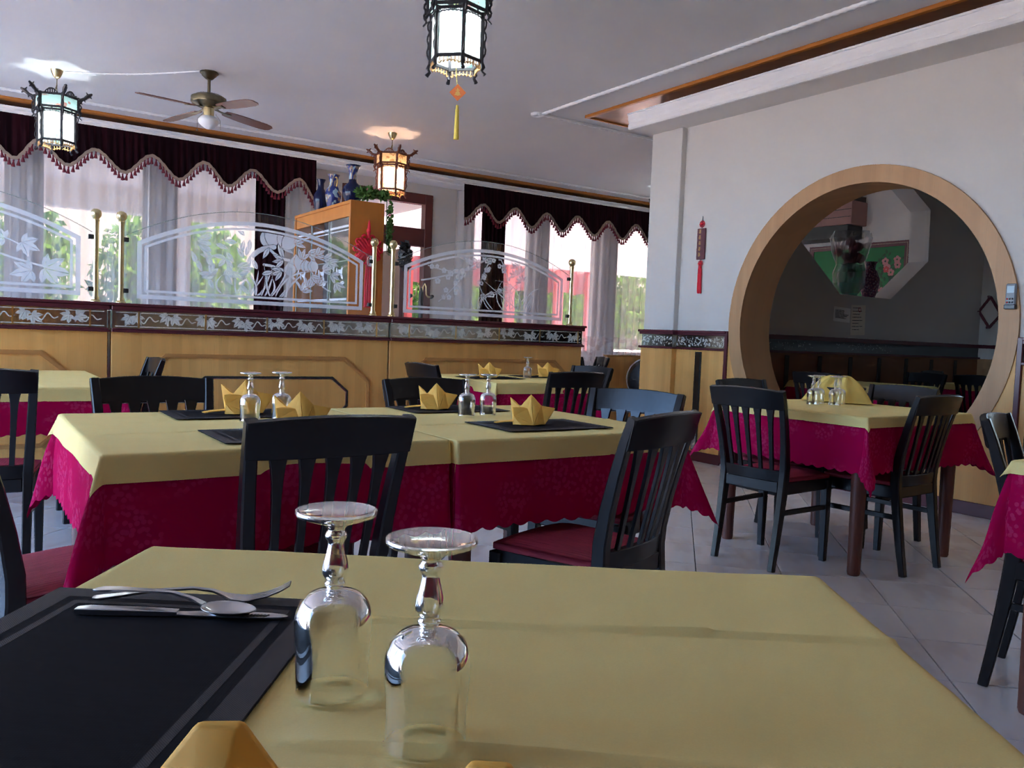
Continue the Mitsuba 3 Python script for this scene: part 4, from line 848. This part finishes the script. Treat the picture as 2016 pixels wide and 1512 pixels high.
# ------------------------------------------------------------------ lanterns
def lantern(x, y, az, tone, label, chain=True):
    k = thing('palace_lantern', label, 'lantern'); F_ = 'lantern_black' if tone == 'cool' else 'lantern_brown'
    RL, RU, z0, z1, z2, z3 = .155, .178, 2.66, 2.925, 2.945, 3.055
    va = [az+PI/6+i*PI/3 for i in range(6)]
    def P(r, a, z): return V(x+r*math.cos(a), y+r*math.sin(a), z)
    for nm, R_, a0, a1, tk in (('lower_frame', RL, z0, z1, .014), ('upper_frame', RU, z2, z3, .014)):
        ms = []
        for i in range(6):
            p, q = va[i], va[(i+1) % 6]
            ms.append(bar([P(R_, p, a0-.012), P(R_, p, a1+.012)], tk*1.5, tk*1.4, (math.cos(p), math.sin(p), 0)))
            for z in (a0, a1): ms.append(bar([P(R_, p, z), P(R_, q, z)], .018, .012, (0, 0, 1)))
        put(nm, cat(ms), F_, k)
    for i in range(6):
        p, q = va[i], va[(i+1) % 6]
        for nm, R_, a0, a1 in (('lower_pane', RL-.003, z0, z1), ('upper_pane', RU-.003, z2, z3)):
            put(nm, mesh([P(R_, p, a0), P(R_, q, a0), P(R_, q, a1), P(R_, p, a1)], [[0, 1, 2], [0, 2, 3]]), ('pane_' if nm == 'lower_pane' else 'upper_')+tone, k)
        # cresting arch, apron fretwork, horn, foot, brackets of each side / corner
        arc = [(.17+.66*b, .004+.046*math.sin(PI*b)**.8) for b in np.linspace(0, 1, 13)]; sl = RU
        cp = Polygon([((a-.5)*sl, h) for a, h in arc]+[(.33*sl, -.004), (-.33*sl, -.004)])
        for b in np.linspace(-.20, .20, 5): cp = cp.difference(sbox(b*sl-.004, .008, b*sl+.004, .012+.024*math.cos(b*5.5)))
        m_ = plate(cp, .005); v = np.array(m_.vertices); mid = (P(RU, p, z3)+P(RU, q, z3))/2; e1 = (P(RU, q, z3)-P(RU, p, z3)); e1 /= np.linalg.norm(e1); e2 = np.cross(e1, V(0, 0, 1))
        put('cresting', mesh(mid+v[:, :1]*e1+v[:, 1:2]*V(0, 0, 1)+v[:, 2:3]*e2, m_.faces), F_, k)
        for zz, R_, dn in ((z1-.004, RL+.006, .026), (z0-.010, RL, .040)):
            m_ = []
            pts = [P(R_, p, 0)*(1-a)+P(R_, q, 0)*a for a in np.linspace(.06, .94, 13)]
            m_.append(tube([V(c[0], c[1], zz-dn*(.35+.3*abs(math.sin(j*PI/2))+.35*(abs(j-6)/6)**2)) for j, c in enumerate(pts)], .0045, 5))
            for j in range(1, 12, 2): m_.append(tube([V(pts[j][0], pts[j][1], zz+.006), V(pts[j][0], pts[j][1], zz-dn*.65)], .0035, 4))
            put('fretwork', cat(m_), F_ if zz > z0 else 'amber_lit_wood', k)
        h = [P(RU, p, z3-.01), P(RU+.05, p, z3+.010), P(RU+.085, p, z3+.040), P(RU+.115, p, z3+.060)]
        hm = cat(tube(h, [.013, .015, .019, .008], 6), tube([h[2], P(RU+.110, p, z3+.020)], [.012, .005], 5), tube([h[2], P(RU+.065, p, z3+.070)], [.010, .004], 5), tube([h[1], P(RU+.055, p, z3-.018)], [.009, .004], 5))
        put('dragon_horn', hm, F_, k, smooth=40)
        fm = [tube([P(RL, p, z0), P(RL+.012, p, z0-.035), P(RL+.002, p, z0-.055), P(RL+.022, p, z0-.078)], [.010, .013, .009, .012], 6)]
        c_ = [P(RL+.010+.014*abs(math.sin(j*.9)), p, z0+.02+j*.022) for j in range(11)]; fm.append(tube(c_, .0055, 5))
        c_ = [P(RU+.010+.016*abs(math.sin(j*.9)), p, z2-.045+j*.016) for j in range(10)]; fm.append(tube(c_, .007, 5))
        fm.append(tube([P(RU, p, z2), P(RU+.016, p, z2-.035), P(RU+.006, p, z2-.05), P(RU+.028, p, z2-.075)], [.008, .009, .006, .006], 6))
        put('corner_bracket', cat(fm), F_, k, smooth=40)
    ins = 'opal_glass'
    put('socket', cat(tube([(x, y, 2.855), (x, y, 2.90)], .014, 10), tube([(x, y, 2.90), (x, y, 3.02)], .004, 6), bar([P(RU, va[0], 3.02), P(RU, va[3], 3.02)], .008, .006, (0, 0, 1))), 'brass', k, smooth=40)
    b = trimesh.creation.icosphere(2, .02); b.apply_translation([x, y, 2.83])
    kk = put('bulb', b, 'bulb_cool', k, smooth=True); scene[kk]['emitter'] = {'type': 'area', 'radiance': rgb(*[LANTERN_POWER*c for c in LANTERN[tone]])}
    put('ceiling_cup', mv(lathe([(0, ZC), (.052, ZC), (.050, ZC-.012), (.030, ZC-.06), (.012, ZC-.075), (0, ZC-.076)], 20), x, y), 'brass', k, smooth=40)
    put('chain', cat(tube([(x, y, ZC-.07), (x, y, 3.15)], .004, 6), tube([(x, y, 3.165), (x-.01, y, 3.13)], .007, 6), tube([(x, y, 3.15), P(.03, va[0], 3.10), P(.03, va[0], 3.02)], .0025, 5), tube([(x, y, 3.15), P(.03, va[3], 3.10), P(.03, va[3], 3.02)], .0025, 5)), 'old_brass', k)
    return k
L3 = (2.42, 4.33)
lantern(.734, 8.62, math.radians(249), 'cool', 'black hexagonal palace lantern glowing white, left of the ceiling fan')
lantern(4.056, 8.65, math.radians(233), 'warm', 'brown hexagonal palace lantern glowing warm, in front of the door')
lt = lantern(L3[0], L3[1], math.radians(224.8), 'cool', 'large black hexagonal palace lantern with a yellow tassel, cut by the top edge')
k = lt
put('cord', tube([(L3[0], L3[1], 2.66), (L3[0]+.012, L3[1]-.012, 2.50)], .0018, 5), 'gold_silk', k)
cx, cy = L3[0]+.014, L3[1]-.012
pv = V(-.83, .557, 0)      # pendant plate faces the room's near side
pl_ = Polygon([(0, .045), (.045, 0), (0, -.045), (-.045, 0)]).buffer(.003); pm = plate(pl_, .004); v = np.array(pm.vertices)
def face_cam(m, cx, cy, cz, off=0):
    v = np.array(m.vertices); r_ = V(math.cos(YAW), -math.sin(YAW), 0); f_ = V(-math.sin(YAW), -math.cos(YAW), 0)
    return mesh(V(cx, cy, cz)+v[:, :1]*r_+v[:, 1:2]*V(0, 0, 1)+(v[:, 2:3]+off)*f_, m.faces)
pd = put('pendant', face_cam(pm, cx, cy, 2.485), 'plate_orange', k, label='orange diamond pendant with gold marks')
put('gold_mark', face_cam(plate(unary_union([Point(0, -.006).buffer(.013), sbox(-.018, -.016, .018, -.010), sbox(-.004, .004, .004, .024), sbox(-.012, .010, .012, .015)]), .002), cx, cy, 2.485, .004), 'gold_paint', pd)
put('tassel', mv(lathe([(0, 2.415), (.006, 2.413), (.009, 2.405), (.007, 2.395), (.011, 2.385), (.014, 2.25), (.016, 2.215), (0, 2.214)], 12), cx, cy), 'gold_silk', k, smooth=40, label='long yellow silk tassel')
lantern(8.50, 8.80, math.radians(240), 'cool', 'hexagonal palace lantern hidden behind the wall pillar, its glow on the ceiling')

# ------------------------------------------------------------------ ceiling fan and cable
FX, FY, FZ = 1.843, 7.743, 2.985
k = thing('ceiling_fan', 'brass ceiling fan with brown blades and a white glass bowl light', 'fan')
put('canopy', mv(lathe([(0, ZC), (.075, ZC), (.080, ZC-.012), (.066, ZC-.022), (.060, ZC-.035), (.030, ZC-.062), (0, ZC-.064)], 24), FX, FY), 'old_brass', k, smooth=40)
put('rod', tube([(FX, FY, ZC-.06), (FX, FY, 3.10)], .014, 12), 'old_brass', k, smooth=40)
put('motor_housing', mv(lathe([(0, 3.115), (.05, 3.112), (.11, 3.098), (.150, 3.075), (.152, 3.035), (.145, 3.022), (.10, 3.00), (.06, 2.985), (0, 2.984)], 36), FX, FY), 'old_brass', k, smooth=35)
put('switch_cup', mv(lathe([(0, 2.99), (.044, 2.99), (.046, 2.955), (.044, 2.915), (0, 2.914)], 24), FX, FY), 'brass', k, smooth=35)
put('glass_bowl', mv(lathe([(0, 2.918), (.045, 2.916), (.072, 2.905), (.088, 2.885), (.090, 2.868), (.078, 2.845), (.05, 2.822), (.02, 2.806), (0, 2.800)], 32), FX, FY), 'opal_glass', k, smooth=40, label='white glass bowl')
for i in range(4):
    a = math.radians(290+90*i); d_ = V(math.cos(a), math.sin(a), 0); n_ = V(-math.sin(a), math.cos(a), -.17); n_ /= np.linalg.norm(n_)
    c0 = V(FX, FY, 2.978); rs = np.array([.16, .20, .30, .45, .58, .64, .665]); zz = np.interp(rs, [.16, .66], [0, -.026])
    b_ = put('blade', bar([c0+d_*r+V(0, 0, z) for r, z in zip(rs, zz)], [.085, .105, .125, .135, .13, .105, .06], .007, n_), 'fan_blade', k, smooth=30)
    put('blade_bracket', bar([c0+d_*.07+V(0, 0, .012), c0+d_*.13+V(0, 0, .0), c0+d_*.22+V(0, 0, -.012)], [.03, .022, .05], .006, n_), 'old_brass', b_)
put('pull_chain', cat(tube([(FX+.05, FY-.05, 2.93), (FX+.085, FY-.06, 2.88), (FX+.09, FY-.062, 2.80)], .0018, 5), tube([(FX-.05, FY-.04, 2.93), (FX-.095, FY-.02, 2.88), (FX-.10, FY-.02, 2.78)], .0018, 5), mv(trimesh.creation.icosphere(1, .008), FX-.10, FY-.02, 2.775)), 'old_brass', k)
t = np.linspace(0, 1, 24); cab = np.stack([.80+(FX-.08-.80)*t, 8.60+(FY-8.60)*t+.10*np.sin(PI*t), t*0+ZC-.007], 1)
k = thing('ceiling_cable', 'white cable clipped to the ceiling between the left lantern and the fan', 'cable')
put('cable', tube(cab, .006, 6), 'white_paint', k)
for i in range(3, 23, 4): put('clip', rbox(cab[i][0]-.008, cab[i][0]+.008, cab[i][1]-.012, cab[i][1]+.012, ZC-.016, ZC-.001, .002), 'white_paint', k)

# ------------------------------------------------------------------ cabinet with vases
k = thing('display_cabinet', 'tall orange wood display cabinet with glass doors behind the middle partition', 'cabinet')
CX0, CX1, CY0, CY1, CZ = 2.895, 3.225, 7.0, 8.48, 2.23
put('side_panel', rbox(CX0, CX1, CY0, CY0+.03, 0, CZ-.001, .003), 'cabinet_wood', k); put('side_panel', rbox(CX0, CX1, CY1-.03, CY1, 0, CZ-.001, .003), 'cabinet_wood', k)
put('top_panel', rbox(CX0, CX1, CY0, CY1, CZ-.028, CZ, .003), 'cabinet_wood', k); put('fascia', rbox(CX0+.012, CX0+.03, CY0+.03, CY1-.03, CZ-.14, CZ-.028, .002), 'cabinet_wood', k)
put('back_panel', rbox(CX1-.015, CX1-.002, CY0+.03, CY1-.03, 0, CZ-.03, .001), 'black_metal', k)
put('base', rbox(CX0+.01, CX1-.02, CY0+.03, CY1-.03, .0, .86, .003), 'cabinet_wood', k)
put('shelf', rbox(CX0+.05, CX1-.02, CY0+.03, CY1-.03, 1.28, 1.30, .002), 'black_metal', k); put('shelf', rbox(CX0+.05, CX1-.02, CY0+.03, CY1-.03, 1.70, 1.708, .001), 'glass_edge', k)
for i, (a, b) in enumerate(((CY0+.03, 7.56), (7.52, 8.05), (8.01, CY1-.03))):
    x_ = CX0+.022+.012*(i % 2); g_ = put('glass_door', mesh([(x_, a, .88), (x_, b, .88), (x_, b, CZ-.145), (x_, a, CZ-.145)], [[0, 1, 2], [0, 2, 3]]), 'pane_glass', k)
    put('door_edge', cat(bx(x_-.004, x_+.004, a, a+.012, .88, CZ-.145), bx(x_-.004, x_+.004, b-.012, b, .88, CZ-.145)), 'glass_edge', g_)
    et = [sbox(a+.04, 2.00, b-.04, 2.02), sbox(a+.04, 1.97, b-.04, 1.98), sbox(a+.06, 1.34, b-.06, 1.36)]
    for j in range(7): et.append(leaf(a+.12+.04*j % .35, 1.50+.03*j, .10, .035, 50*j))
    put('etched_motif', stand_x(plate(unary_union([p.buffer(0) for p in et]), .0006), x_-.001), 'etched_glass', g_)
def vase(x, y, prof, m_, label, extra=None):
    k = thing('porcelain_vase', label, 'vase'); m, uv = lathe_uv(prof, 32); put('body', m, m_, k, smooth=True, uv=uv, tw=tf(x, y, CZ)); return k
pa = [(0, 0), (.045, .0), (.05, .01), (.062, .06), (.072, .13), (.070, .18), (.045, .225), (.030, .25), (.030, .30), (.046, .34), (.040, .338), (.024, .30), (.0, .26)]
vase(3.03, 8.10, pa, 'cobalt', 'dark blue porcelain vase, leftmost on the cabinet')
va_ = vase(3.04, 7.79, [(0, 0), (.045, 0), (.050, .015), (.070, .09), (.078, .16), (.066, .20), (.040, .235), (.034, .27), (.048, .325), (.058, .345), (.05, .343), (.03, .28), (0, .2)], 'porcelain', 'patterned porcelain vase with two loop handles, second from left on the cabinet')
for s in (-1, 1):
    a = np.linspace(-1.2, 1.9, 12); put('handle', tube(np.stack([3.04+0*a, 7.79+s*(.055+.042*np.cos(a)), CZ+.27+.045*np.sin(a)], 1), .006, 6), 'gold_paint', va_, smooth=True)
vb = vase(3.06, 7.36, [(0, 0), (.05, 0), (.055, .015), (.085, .08), (.094, .135), (.075, .185), (.040, .215), (.033, .25), (.036, .31), (.058, .365), (.070, .375), (.06, .372), (.03, .31), (0, .25)], 'cobalt', 'cobalt blue vase with flared neck, rightmost on the cabinet')
m, uv = lathe_uv([(.0345, .235), (.0345, .25), (.0375, .31), (.0590, .362), (.057, .362)], 32); put('neck_band', m, 'porcelain', vb, smooth=True, uv=uv, tw=tf(3.06, 7.36, CZ), label='patterned neck band')
k = thing('ivy_garland', 'artificial ivy garland lying on the cabinet top and hanging down its right edge', 'garland')
put('foliage', cat(leaf_cloud(260, (3.10, 7.12, CZ+.095), (.10, .16, .06), .026, 41), leaf_cloud(130, (3.21, 6.99, CZ+.075), (.06, .06, .05), .028, 42), leaf_cloud(200, (3.275, 6.985, CZ-.22), (.028, .045, .26), .026, 43)), 'ivy_leaf', k, kind='stuff')
put('stem', tube([(3.02, 7.30, CZ+.03), (3.12, 7.05, CZ+.06), (3.24, 6.99, CZ+.02), (3.255, 6.99, CZ-.45)], .004, 5), 'leaf_dark', k)
put('blossom', cat([mv(trimesh.creation.icosphere(1, .014), *p) for p in ((3.12, 7.0, CZ+.13), (3.16, 6.97, CZ+.12), (3.08, 7.06, CZ+.12), (3.26, 6.96, CZ-.1), (3.18, 7.0, CZ+.09))]), 'petal_pink', k, kind='stuff')
# knot hanging on the cabinet side
k = thing('chinese_knot', 'large red silk knot with tassels hanging on the side of the cabinet', 'ornament')
kx, ky, kz = 3.06, 6.965, 1.80; kn = []
for j in range(7):
    o_ = (j-3)*.033
    for s in (-1, 1):
        p = V(kx+o_, ky-.004*((j+(s > 0)) % 2), kz); dx_ = s*.115; kn.append(tube([(kx+o_*.75-dx_*(1-abs(o_)/.2)*.7, ky-.006*(j % 2), kz-.10*(1-abs(o_)/.2)+o_*.3), (kx+o_*.75, ky-.010, kz+o_*.3), (kx+o_*.75+dx_*(1-abs(o_)/.2)*.7, ky-.006*((j+1) % 2), kz+.10*(1-abs(o_)/.2)+o_*.3)], .016, 6))
for a in np.linspace(0, 2*PI, 11)[:-1]:
    c_ = V(kx+.118*math.cos(a), ky, kz+.112*math.sin(a)); q_ = np.linspace(0, 2*PI, 12); kn.append(tube(np.stack([c_[0]+.022*np.cos(q_), q_*0+ky, c_[2]+.022*np.sin(q_)], 1), .010, 5))
put('knot', cat(kn), 'red_silk', k, smooth=True)
put('hanging_loop', cat(tube([(kx, ky, kz+.10), (kx+.004, ky, kz+.20), (kx+.008, ky+.01, kz+.26)], [.016, .016, .006], 8), mv(lathe([(0, -.02), (.018, -.015), (.022, 0), (.018, .015), (0, .02)], 10), kx, ky, kz+.165)), 'red_silk', k, smooth=40)
put('tassel', cat([tube([(kx+.01+.011*i, ky, kz-.11), (kx+.006+.013*i, ky-.004*(i % 2), kz-.30), (kx+.004+.013*i, ky, kz-.52)], [.006, .009, .009], 6) for i in range(-2, 5)]), 'red_silk', k, smooth=True)
k = thing('extinguisher_sign', 'small sign with a fire extinguisher pictogram beside the red knot', 'sign')
sx_, sy_, sz_ = 3.075, 6.93, 1.70
put('plate', rbox(sx_-.045, sx_+.045, sy_, sy_+.004, sz_-.062, sz_+.062, .001), 'ink_red', k)
put('pictogram', stand_y(plate(affinity.translate(unary_union([sbox(-.014, -.048, .016, .018).buffer(.003), Point(0, .02).buffer(.014), sbox(-.006, .028, .008, .045), sbox(-.022, .036, .012, .043), LineString([(-.018, .04), (-.034, .02), (-.034, -.02), (-.026, -.05)]).buffer(.003)]), sx_, sz_), .001), sy_), 'paper_white', k)

# ------------------------------------------------------------------ coat stand by the door
k = thing('coat_stand', 'dark coat stand with brass hooks and black ball tips beside the door', 'coat stand')
hx_, hy_ = 4.92, 9.5
put('pole', mv(lathe([(0, 0), (.17, 0), (.17, .02), (.03, .05), (.028, 1.3), (.034, 1.40), (.030, 1.62), (.018, 1.64), (0, 1.645)], 16), hx_, hy_), 'black_metal', k, smooth=40)
for i in range(4):
    a = math.radians(20+90*i); d_ = V(math.cos(a), math.sin(a), 0); c0 = V(hx_, hy_, 0)
    hk = put('hook', tube([c0+d_*.02+V(0, 0, 1.56), c0+d_*.03+V(0, 0, 1.66), c0+d_*.06+V(0, 0, 1.70), c0+d_*.085+V(0, 0, 1.66), c0+d_*.09+V(0, 0, 1.56), c0+d_*.13+V(0, 0, 1.53), c0+d_*.18+V(0, 0, 1.535)], .007, 6), 'brass', k, smooth=True)
    b_ = trimesh.creation.icosphere(2, .022); b_.apply_translation(c0+d_*.19+V(0, 0, 1.537)); put('ball_tip', b_, 'black_metal', hk, smooth=True)
k = thing('feather_duster', 'dark feather duster standing upright left of the coat stand', 'duster')
put('stick', tube([(4.70, 9.55, 0), (4.70, 9.55, 1.9)], .008, 6), 'leg_wood', k); put('feathers', leaf_cloud(300, (4.70, 9.55, 2.03), (.07, .07, .20), .05, 51), 'black_metal', k, kind='stuff')

# ------------------------------------------------------------------ behind the partition, right
k = thing('panelled_divider', 'low light wood divider in front of the right sheer curtain', 'divider')
put('panel', rbox(6.42, 8.0, 7.55, 7.60, .06, .88, .003), 'light_wood', k); put('cap', rbox(6.40, 8.02, 7.54, 7.61, .88, .895, .003), 'moulding_wood', k); put('plinth', rbox(6.42, 8.0, 7.545, 7.605, 0, .06), 'burgundy_wood', k)
k = thing('drum_fan', 'round black drum-shaped floor fan with a pale rim beside the wall pillar', 'fan')
dm = lathe([(0, -.09), (.10, -.088), (.20, -.06), (.245, 0), (.25, .05), (0, .05)], 40); v = np.array(dm.vertices); a_ = math.radians(214)
def tilt(v, cx, cy, cz):   # drum axis horizontal
    d_ = V(math.cos(a_), math.sin(a_), 0); s_ = V(-d_[1], d_[0], 0); return V(cx, cy, cz)+v[:, :1]*s_+v[:, 1:2]*V(0, 0, 1)+(-v[:, 2:3])*d_
put('drum', mesh(tilt(v, 6.82, 7.28, .62), dm.faces), 'dark_plastic', k, smooth=35)
dm2 = lathe([(.246, .0), (.262, .01), (.262, .055), (.25, .06)], 40); put('rim', mesh(tilt(np.array(dm2.vertices), 6.82, 7.28, .62), dm2.faces), 'pale_plastic', k, smooth=40)
g_ = rbox(-.16, .02, -.012, .012, -.084, -.070, .003); put('grip', mesh(tilt(np.array(g_.vertices), 6.82, 7.28, .62), g_.faces), 'black_metal', k)
put('stand', cat(tube([(6.60, 7.40, .02), (6.66, 7.38, .40)], .014, 8), tube([(7.0, 7.15, .02), (6.95, 7.18, .40)], .014, 8), rbox(6.5, 7.1, 7.1, 7.45, 0, .03)), 'black_metal', k)

# ------------------------------------------------------------------ on the right wall
k = thing('scroll_hanging', 'narrow dark wooden hanging tablet with gold characters and a red tassel on the white wall', 'wall hanging')
SY, SX = 5.345, XW
put('tablet', bar([(SX-.012, SY, 1.832), (SX-.012, SY, 2.110)], .098, .016, (0, 1, 0), .5), 'scroll_wood', k, smooth=30)
g = np.random.default_rng(3)
for i in range(5):
    c_ = 2.085-.052*i; st = []
    for j in range(3): st.append(sbox(-.014+.004*g.random(), c_-.016+.013*j, .014-.004*g.random(), c_-.0125+.013*j))
    st.append(sbox(-.002, c_-.02, .0015, c_+.018)); st.append(affinity.rotate(sbox(-.014, c_-.004, .0, c_), 50)); st.append(affinity.rotate(sbox(0, c_-.006, .014, c_-.002), -50))
    put('character', stand_x(plate(affinity.translate(unary_union(st), SY+.012, 0), .0012), SX-.0195), 'gold_paint', k)
def knot(z, s):
    ms = [mv(trimesh.creation.icosphere(1, .014*s), SX-.015, SY, z)]
    for a in np.linspace(0, 2*PI, 9)[:-1]:
        q_ = np.linspace(0, 2*PI, 9); c_ = V(SX-.012, SY+.020*s*math.cos(a), z+.018*s*math.sin(a)); ms.append(tube(np.stack([q_*0+c_[0], c_[1]+.009*s*np.cos(q_), c_[2]+.009*s*np.sin(q_)], 1), .003, 5))
    return cat(ms)
put('knot', knot(2.150, 1.1), 'red_silk', k, smooth=True); put('knot', knot(1.795, 1.0), 'red_silk', k, smooth=True)
put('cord', cat(tube([(SX-.006, SY, 2.22), (SX-.012, SY, 2.165)], .003, 5), tube([(SX-.012, SY, 2.13), (SX-.012, SY, 2.11)], .003, 5), tube([(SX-.012, SY, 1.832), (SX-.012, SY, 1.81)], .003, 5)), 'ink', k)
put('tassel', cat([mv(lathe([(0, 1.775), (.014, 1.772), (.016, 1.755), (.010, 1.745), (0, 1.744)], 10), SX-.014, SY)]+[tube([(SX-.014+.004*(i % 2), SY-.016+.008*i, 1.75), (SX-.012, SY-.020+.009*i, 1.525+.006*(i % 3))], [.006, .007], 6) for i in range(5)]), 'red_silk', k, smooth=40)
k = thing('remote_control', 'grey air conditioner remote control in a holder on the moon gate ring', 'remote control')
RX, RY = XW-.022, 2.640
put('body', rbox(RX-.022, RX, RY-.031, RY+.031, 1.372, 1.528, .008), 'grey_plastic', k, smooth=30)
put('screen', rbox(RX-.024, RX-.021, RY-.022, RY+.022, 1.468, 1.512, .001), 'screen_grey', k)
for i in range(3):
    for j in range(2): put('button', rbox(RX-.025, RX-.021, RY-.020+.016*i, RY-.010+.016*i, 1.425-.022*j, 1.436-.022*j, .001), 'ink' if i < 2 else 'ink_red', k)
put('holder', rbox(RX-.026, RX, RY-.035, RY+.035, 1.365, 1.395, .004), 'dark_plastic', k)

# ------------------------------------------------------------------ second room
def notice(label, x0, x1, z0, z1, m_, lines, stamp, rot):
    k = thing('wall_notice', label, 'notice'); c = V((x0+x1)/2, (z0+z1)/2)
    put('sheet', stand_y(plate(affinity.rotate(sbox(x0, z0, x1, z1), rot, origin=(c[0], c[1])), .001), YR), m_, k)
    g = np.random.default_rng(int(x0*100)); ps = []
    for i in range(lines): z = z1-.035-(z1-z0-.06)*i/lines; ps.append(sbox(x0+.02, z, x0+.02+(x1-x0-.04)*(.55+.45*g.random()), z+.006))
    put('print', stand_y(plate(affinity.rotate(unary_union(ps), rot, origin=(c[0], c[1])), .0006), YR-.001), 'ink', k)
    if stamp: put('emblem', stand_y(plate(affinity.rotate(Point(c[0]+.02, z1-.05).buffer(.026).difference(Point(c[0]+.02, z1-.05).buffer(.018)), rot, origin=(c[0], c[1])), .0006), YR-.0018), 'ink_red', k)
notice('square white printed notice on the dim wall under the octagonal opening', 7.53, 7.81, 1.355, 1.505, 'paper_white', 9, False, -2)
notice('tall cream notice with a round emblem, right of the square notice', 7.83, 8.08, 1.225, 1.545, 'paper_cream', 8, True, 2)
k = thing('accordion_rack', 'dark wooden accordion coat rack on the inner room wall', 'coat rack')
RC = [(5.18, 1.775), (5.308, 1.598), (5.175, 1.40), (5.045, 1.56), (4.92, 1.77), (4.80, 1.57), (4.92, 1.38)]
def slat2(a, b): put('slat', bar([(XR-.02, a[0], a[1]), (XR-.02, b[0], b[1])], .030, .014, (0, .7, .7)), 'scroll_wood', k)
for a, b in ((0, 1), (1, 2), (2, 3), (3, 0), (3, 4), (4, 5), (5, 6), (6, 3)): slat2(RC[a], RC[b])
for p in RC: put('peg', mesh(np.array(lathe([(0, 0), (.012, 0), (.010, .04), (.016, .055), (0, .06)], 8).vertices)[:, [2, 0, 1]]*[-1, 1, 1]+V(XR-.014, p[0], p[1]), lathe([(0, 0), (.012, 0), (.010, .04), (.016, .055), (0, .06)], 8).faces), 'scroll_wood', k)
# seen through the octagon
k = thing('framed_picture', 'green framed picture with a flowering branch seen through the octagonal opening', 'picture')
py0, py1, pz0, pz1 = 6.25, 7.80, 1.50, 2.545
put('frame', stand_x(plate(sbox(py0, pz0, py1, pz1).difference(sbox(py0+.07, pz0+.07, py1-.07, pz1-.07)), .035), XR), 'scroll_wood', k)
put('frame_line', stand_x(plate(sbox(py0+.025, pz0+.025, py1-.025, pz1-.025).difference(sbox(py0+.035, pz0+.035, py1-.035, pz1-.035)), .004), XR-.035), 'trim_braid', k)
put('canvas', bx(XR-.016, XR-.002, py0+.06, py1-.06, pz0+.06, pz1-.06), 'picture_green', k)
g = np.random.default_rng(8); br, le, fl_, rd = [], [], [], []
for p0, p1, b in (((6.95, 1.60), (6.42, 2.30), .12), ((6.85, 1.75), (6.45, 1.85), -.1), ((6.7, 2.0), (6.6, 2.35), .1), ((6.95, 1.6), (7.1, 2.1), -.2)):
    c = curve(p0, p1, b, 12); br.append(twig(c, .010))
    for q in c[3:]:
        for _ in range(3): le.append(leaf(q[0]+.04*g.normal(), q[1]+.04*g.normal(), .07, .03, 360*g.random()))
        if g.random() < .4: fl_.append(blossom(q[0]+.05*g.normal(), q[1]+.05*g.normal(), .05))
        elif g.random() < .3: rd.append(blossom(q[0]+.05*g.normal(), q[1]+.05*g.normal(), .045))
for nm, ps, m_, o_ in (('painted_branch', br, 'ink', .0165), ('painted_leaves', le, 'leaf_dark', .017), *[('painted_flower', [q], 'petal_pink', .0175) for q in fl_], *[('painted_flower', [q], 'petal_red', .018) for q in rd]):
    put(nm, stand_x(plate(unary_union([p.buffer(0) for p in ps]).intersection(sbox(py0+.075, pz0+.075, py1-.075, pz1-.075)), .0005), XR-o_), m_, k)
k = thing('wall_cabinet_unit', 'dull pink boxed unit with dark grille high on the wall behind the octagonal opening', 'air conditioner')
put('casing', rbox(XR-.36, XR, 6.92, 7.95, 2.78, 3.10, .006), 'hood_pink', k); put('grille', rbox(XR-.34, XR, 6.98, 7.95, 2.60, 2.78, .004), 'black_metal', k); put('top', rbox(XR-.34, XR, 6.95, 7.95, 3.10, 3.18), 'black_metal', k)
for z in (2.88, 2.98): put('seam', rbox(XR-.364, XR-.358, 6.93, 7.94, z, z+.008, .001), 'black_metal', k)
k = thing('wrapped_bouquet_vase', 'teal glass vase with dark red flowers wrapped in clear film on the octagon sill', 'vase')
bx0, by0, bz0 = 7.90, 5.38, 1.641
put('vase', mv(lathe([(0, 0), (.07, 0), (.075, .01), (.12, .10), (.145, .20), (.13, .28), (.105, .32), (.11, .33), (0, .33)], 28), bx0, by0, bz0), 'teal_glass', k, smooth=True, label='teal glass vase')
put('flowers', cat([mv(trimesh.creation.icosphere(1, .05), bx0+.07*g.normal(), by0+.05*g.normal(), bz0+.42+.07*g.normal()) for _ in range(12)]), 'petal_dark', k, smooth=True, kind='stuff')
wr = lathe([(.10, .02), (.16, .12), (.17, .24), (.14, .33), (.18, .45), (.21, .60), (.19, .66)], 40); v = np.array(wr.vertices); n_ = meshkit.noise(v*14+3)-.5; v[:, :2] *= (1+.35*n_[:, None]); v[:, 2] += .05*n_
put('film_wrap', mv(mesh(v, wr.faces), bx0-.03, by0-.0, bz0), 'cellophane', k, smooth=False, label='clear crinkled wrapping film')
k = thing('porcelain_vase', 'purple patterned porcelain vase on the octagon sill, right of the wrapped bouquet', 'vase')
m, uv = lathe_uv([(0, 0), (.06, 0), (.065, .01), (.10, .12), (.105, .20), (.075, .28), (.05, .31), (.06, .37), (.075, .39), (.06, .385), (.04, .31), (0, .3)], 28); put('body', m, 'purple_porcelain', k, smooth=True, uv=uv, tw=tf(8.27, 5.40, 1.641))
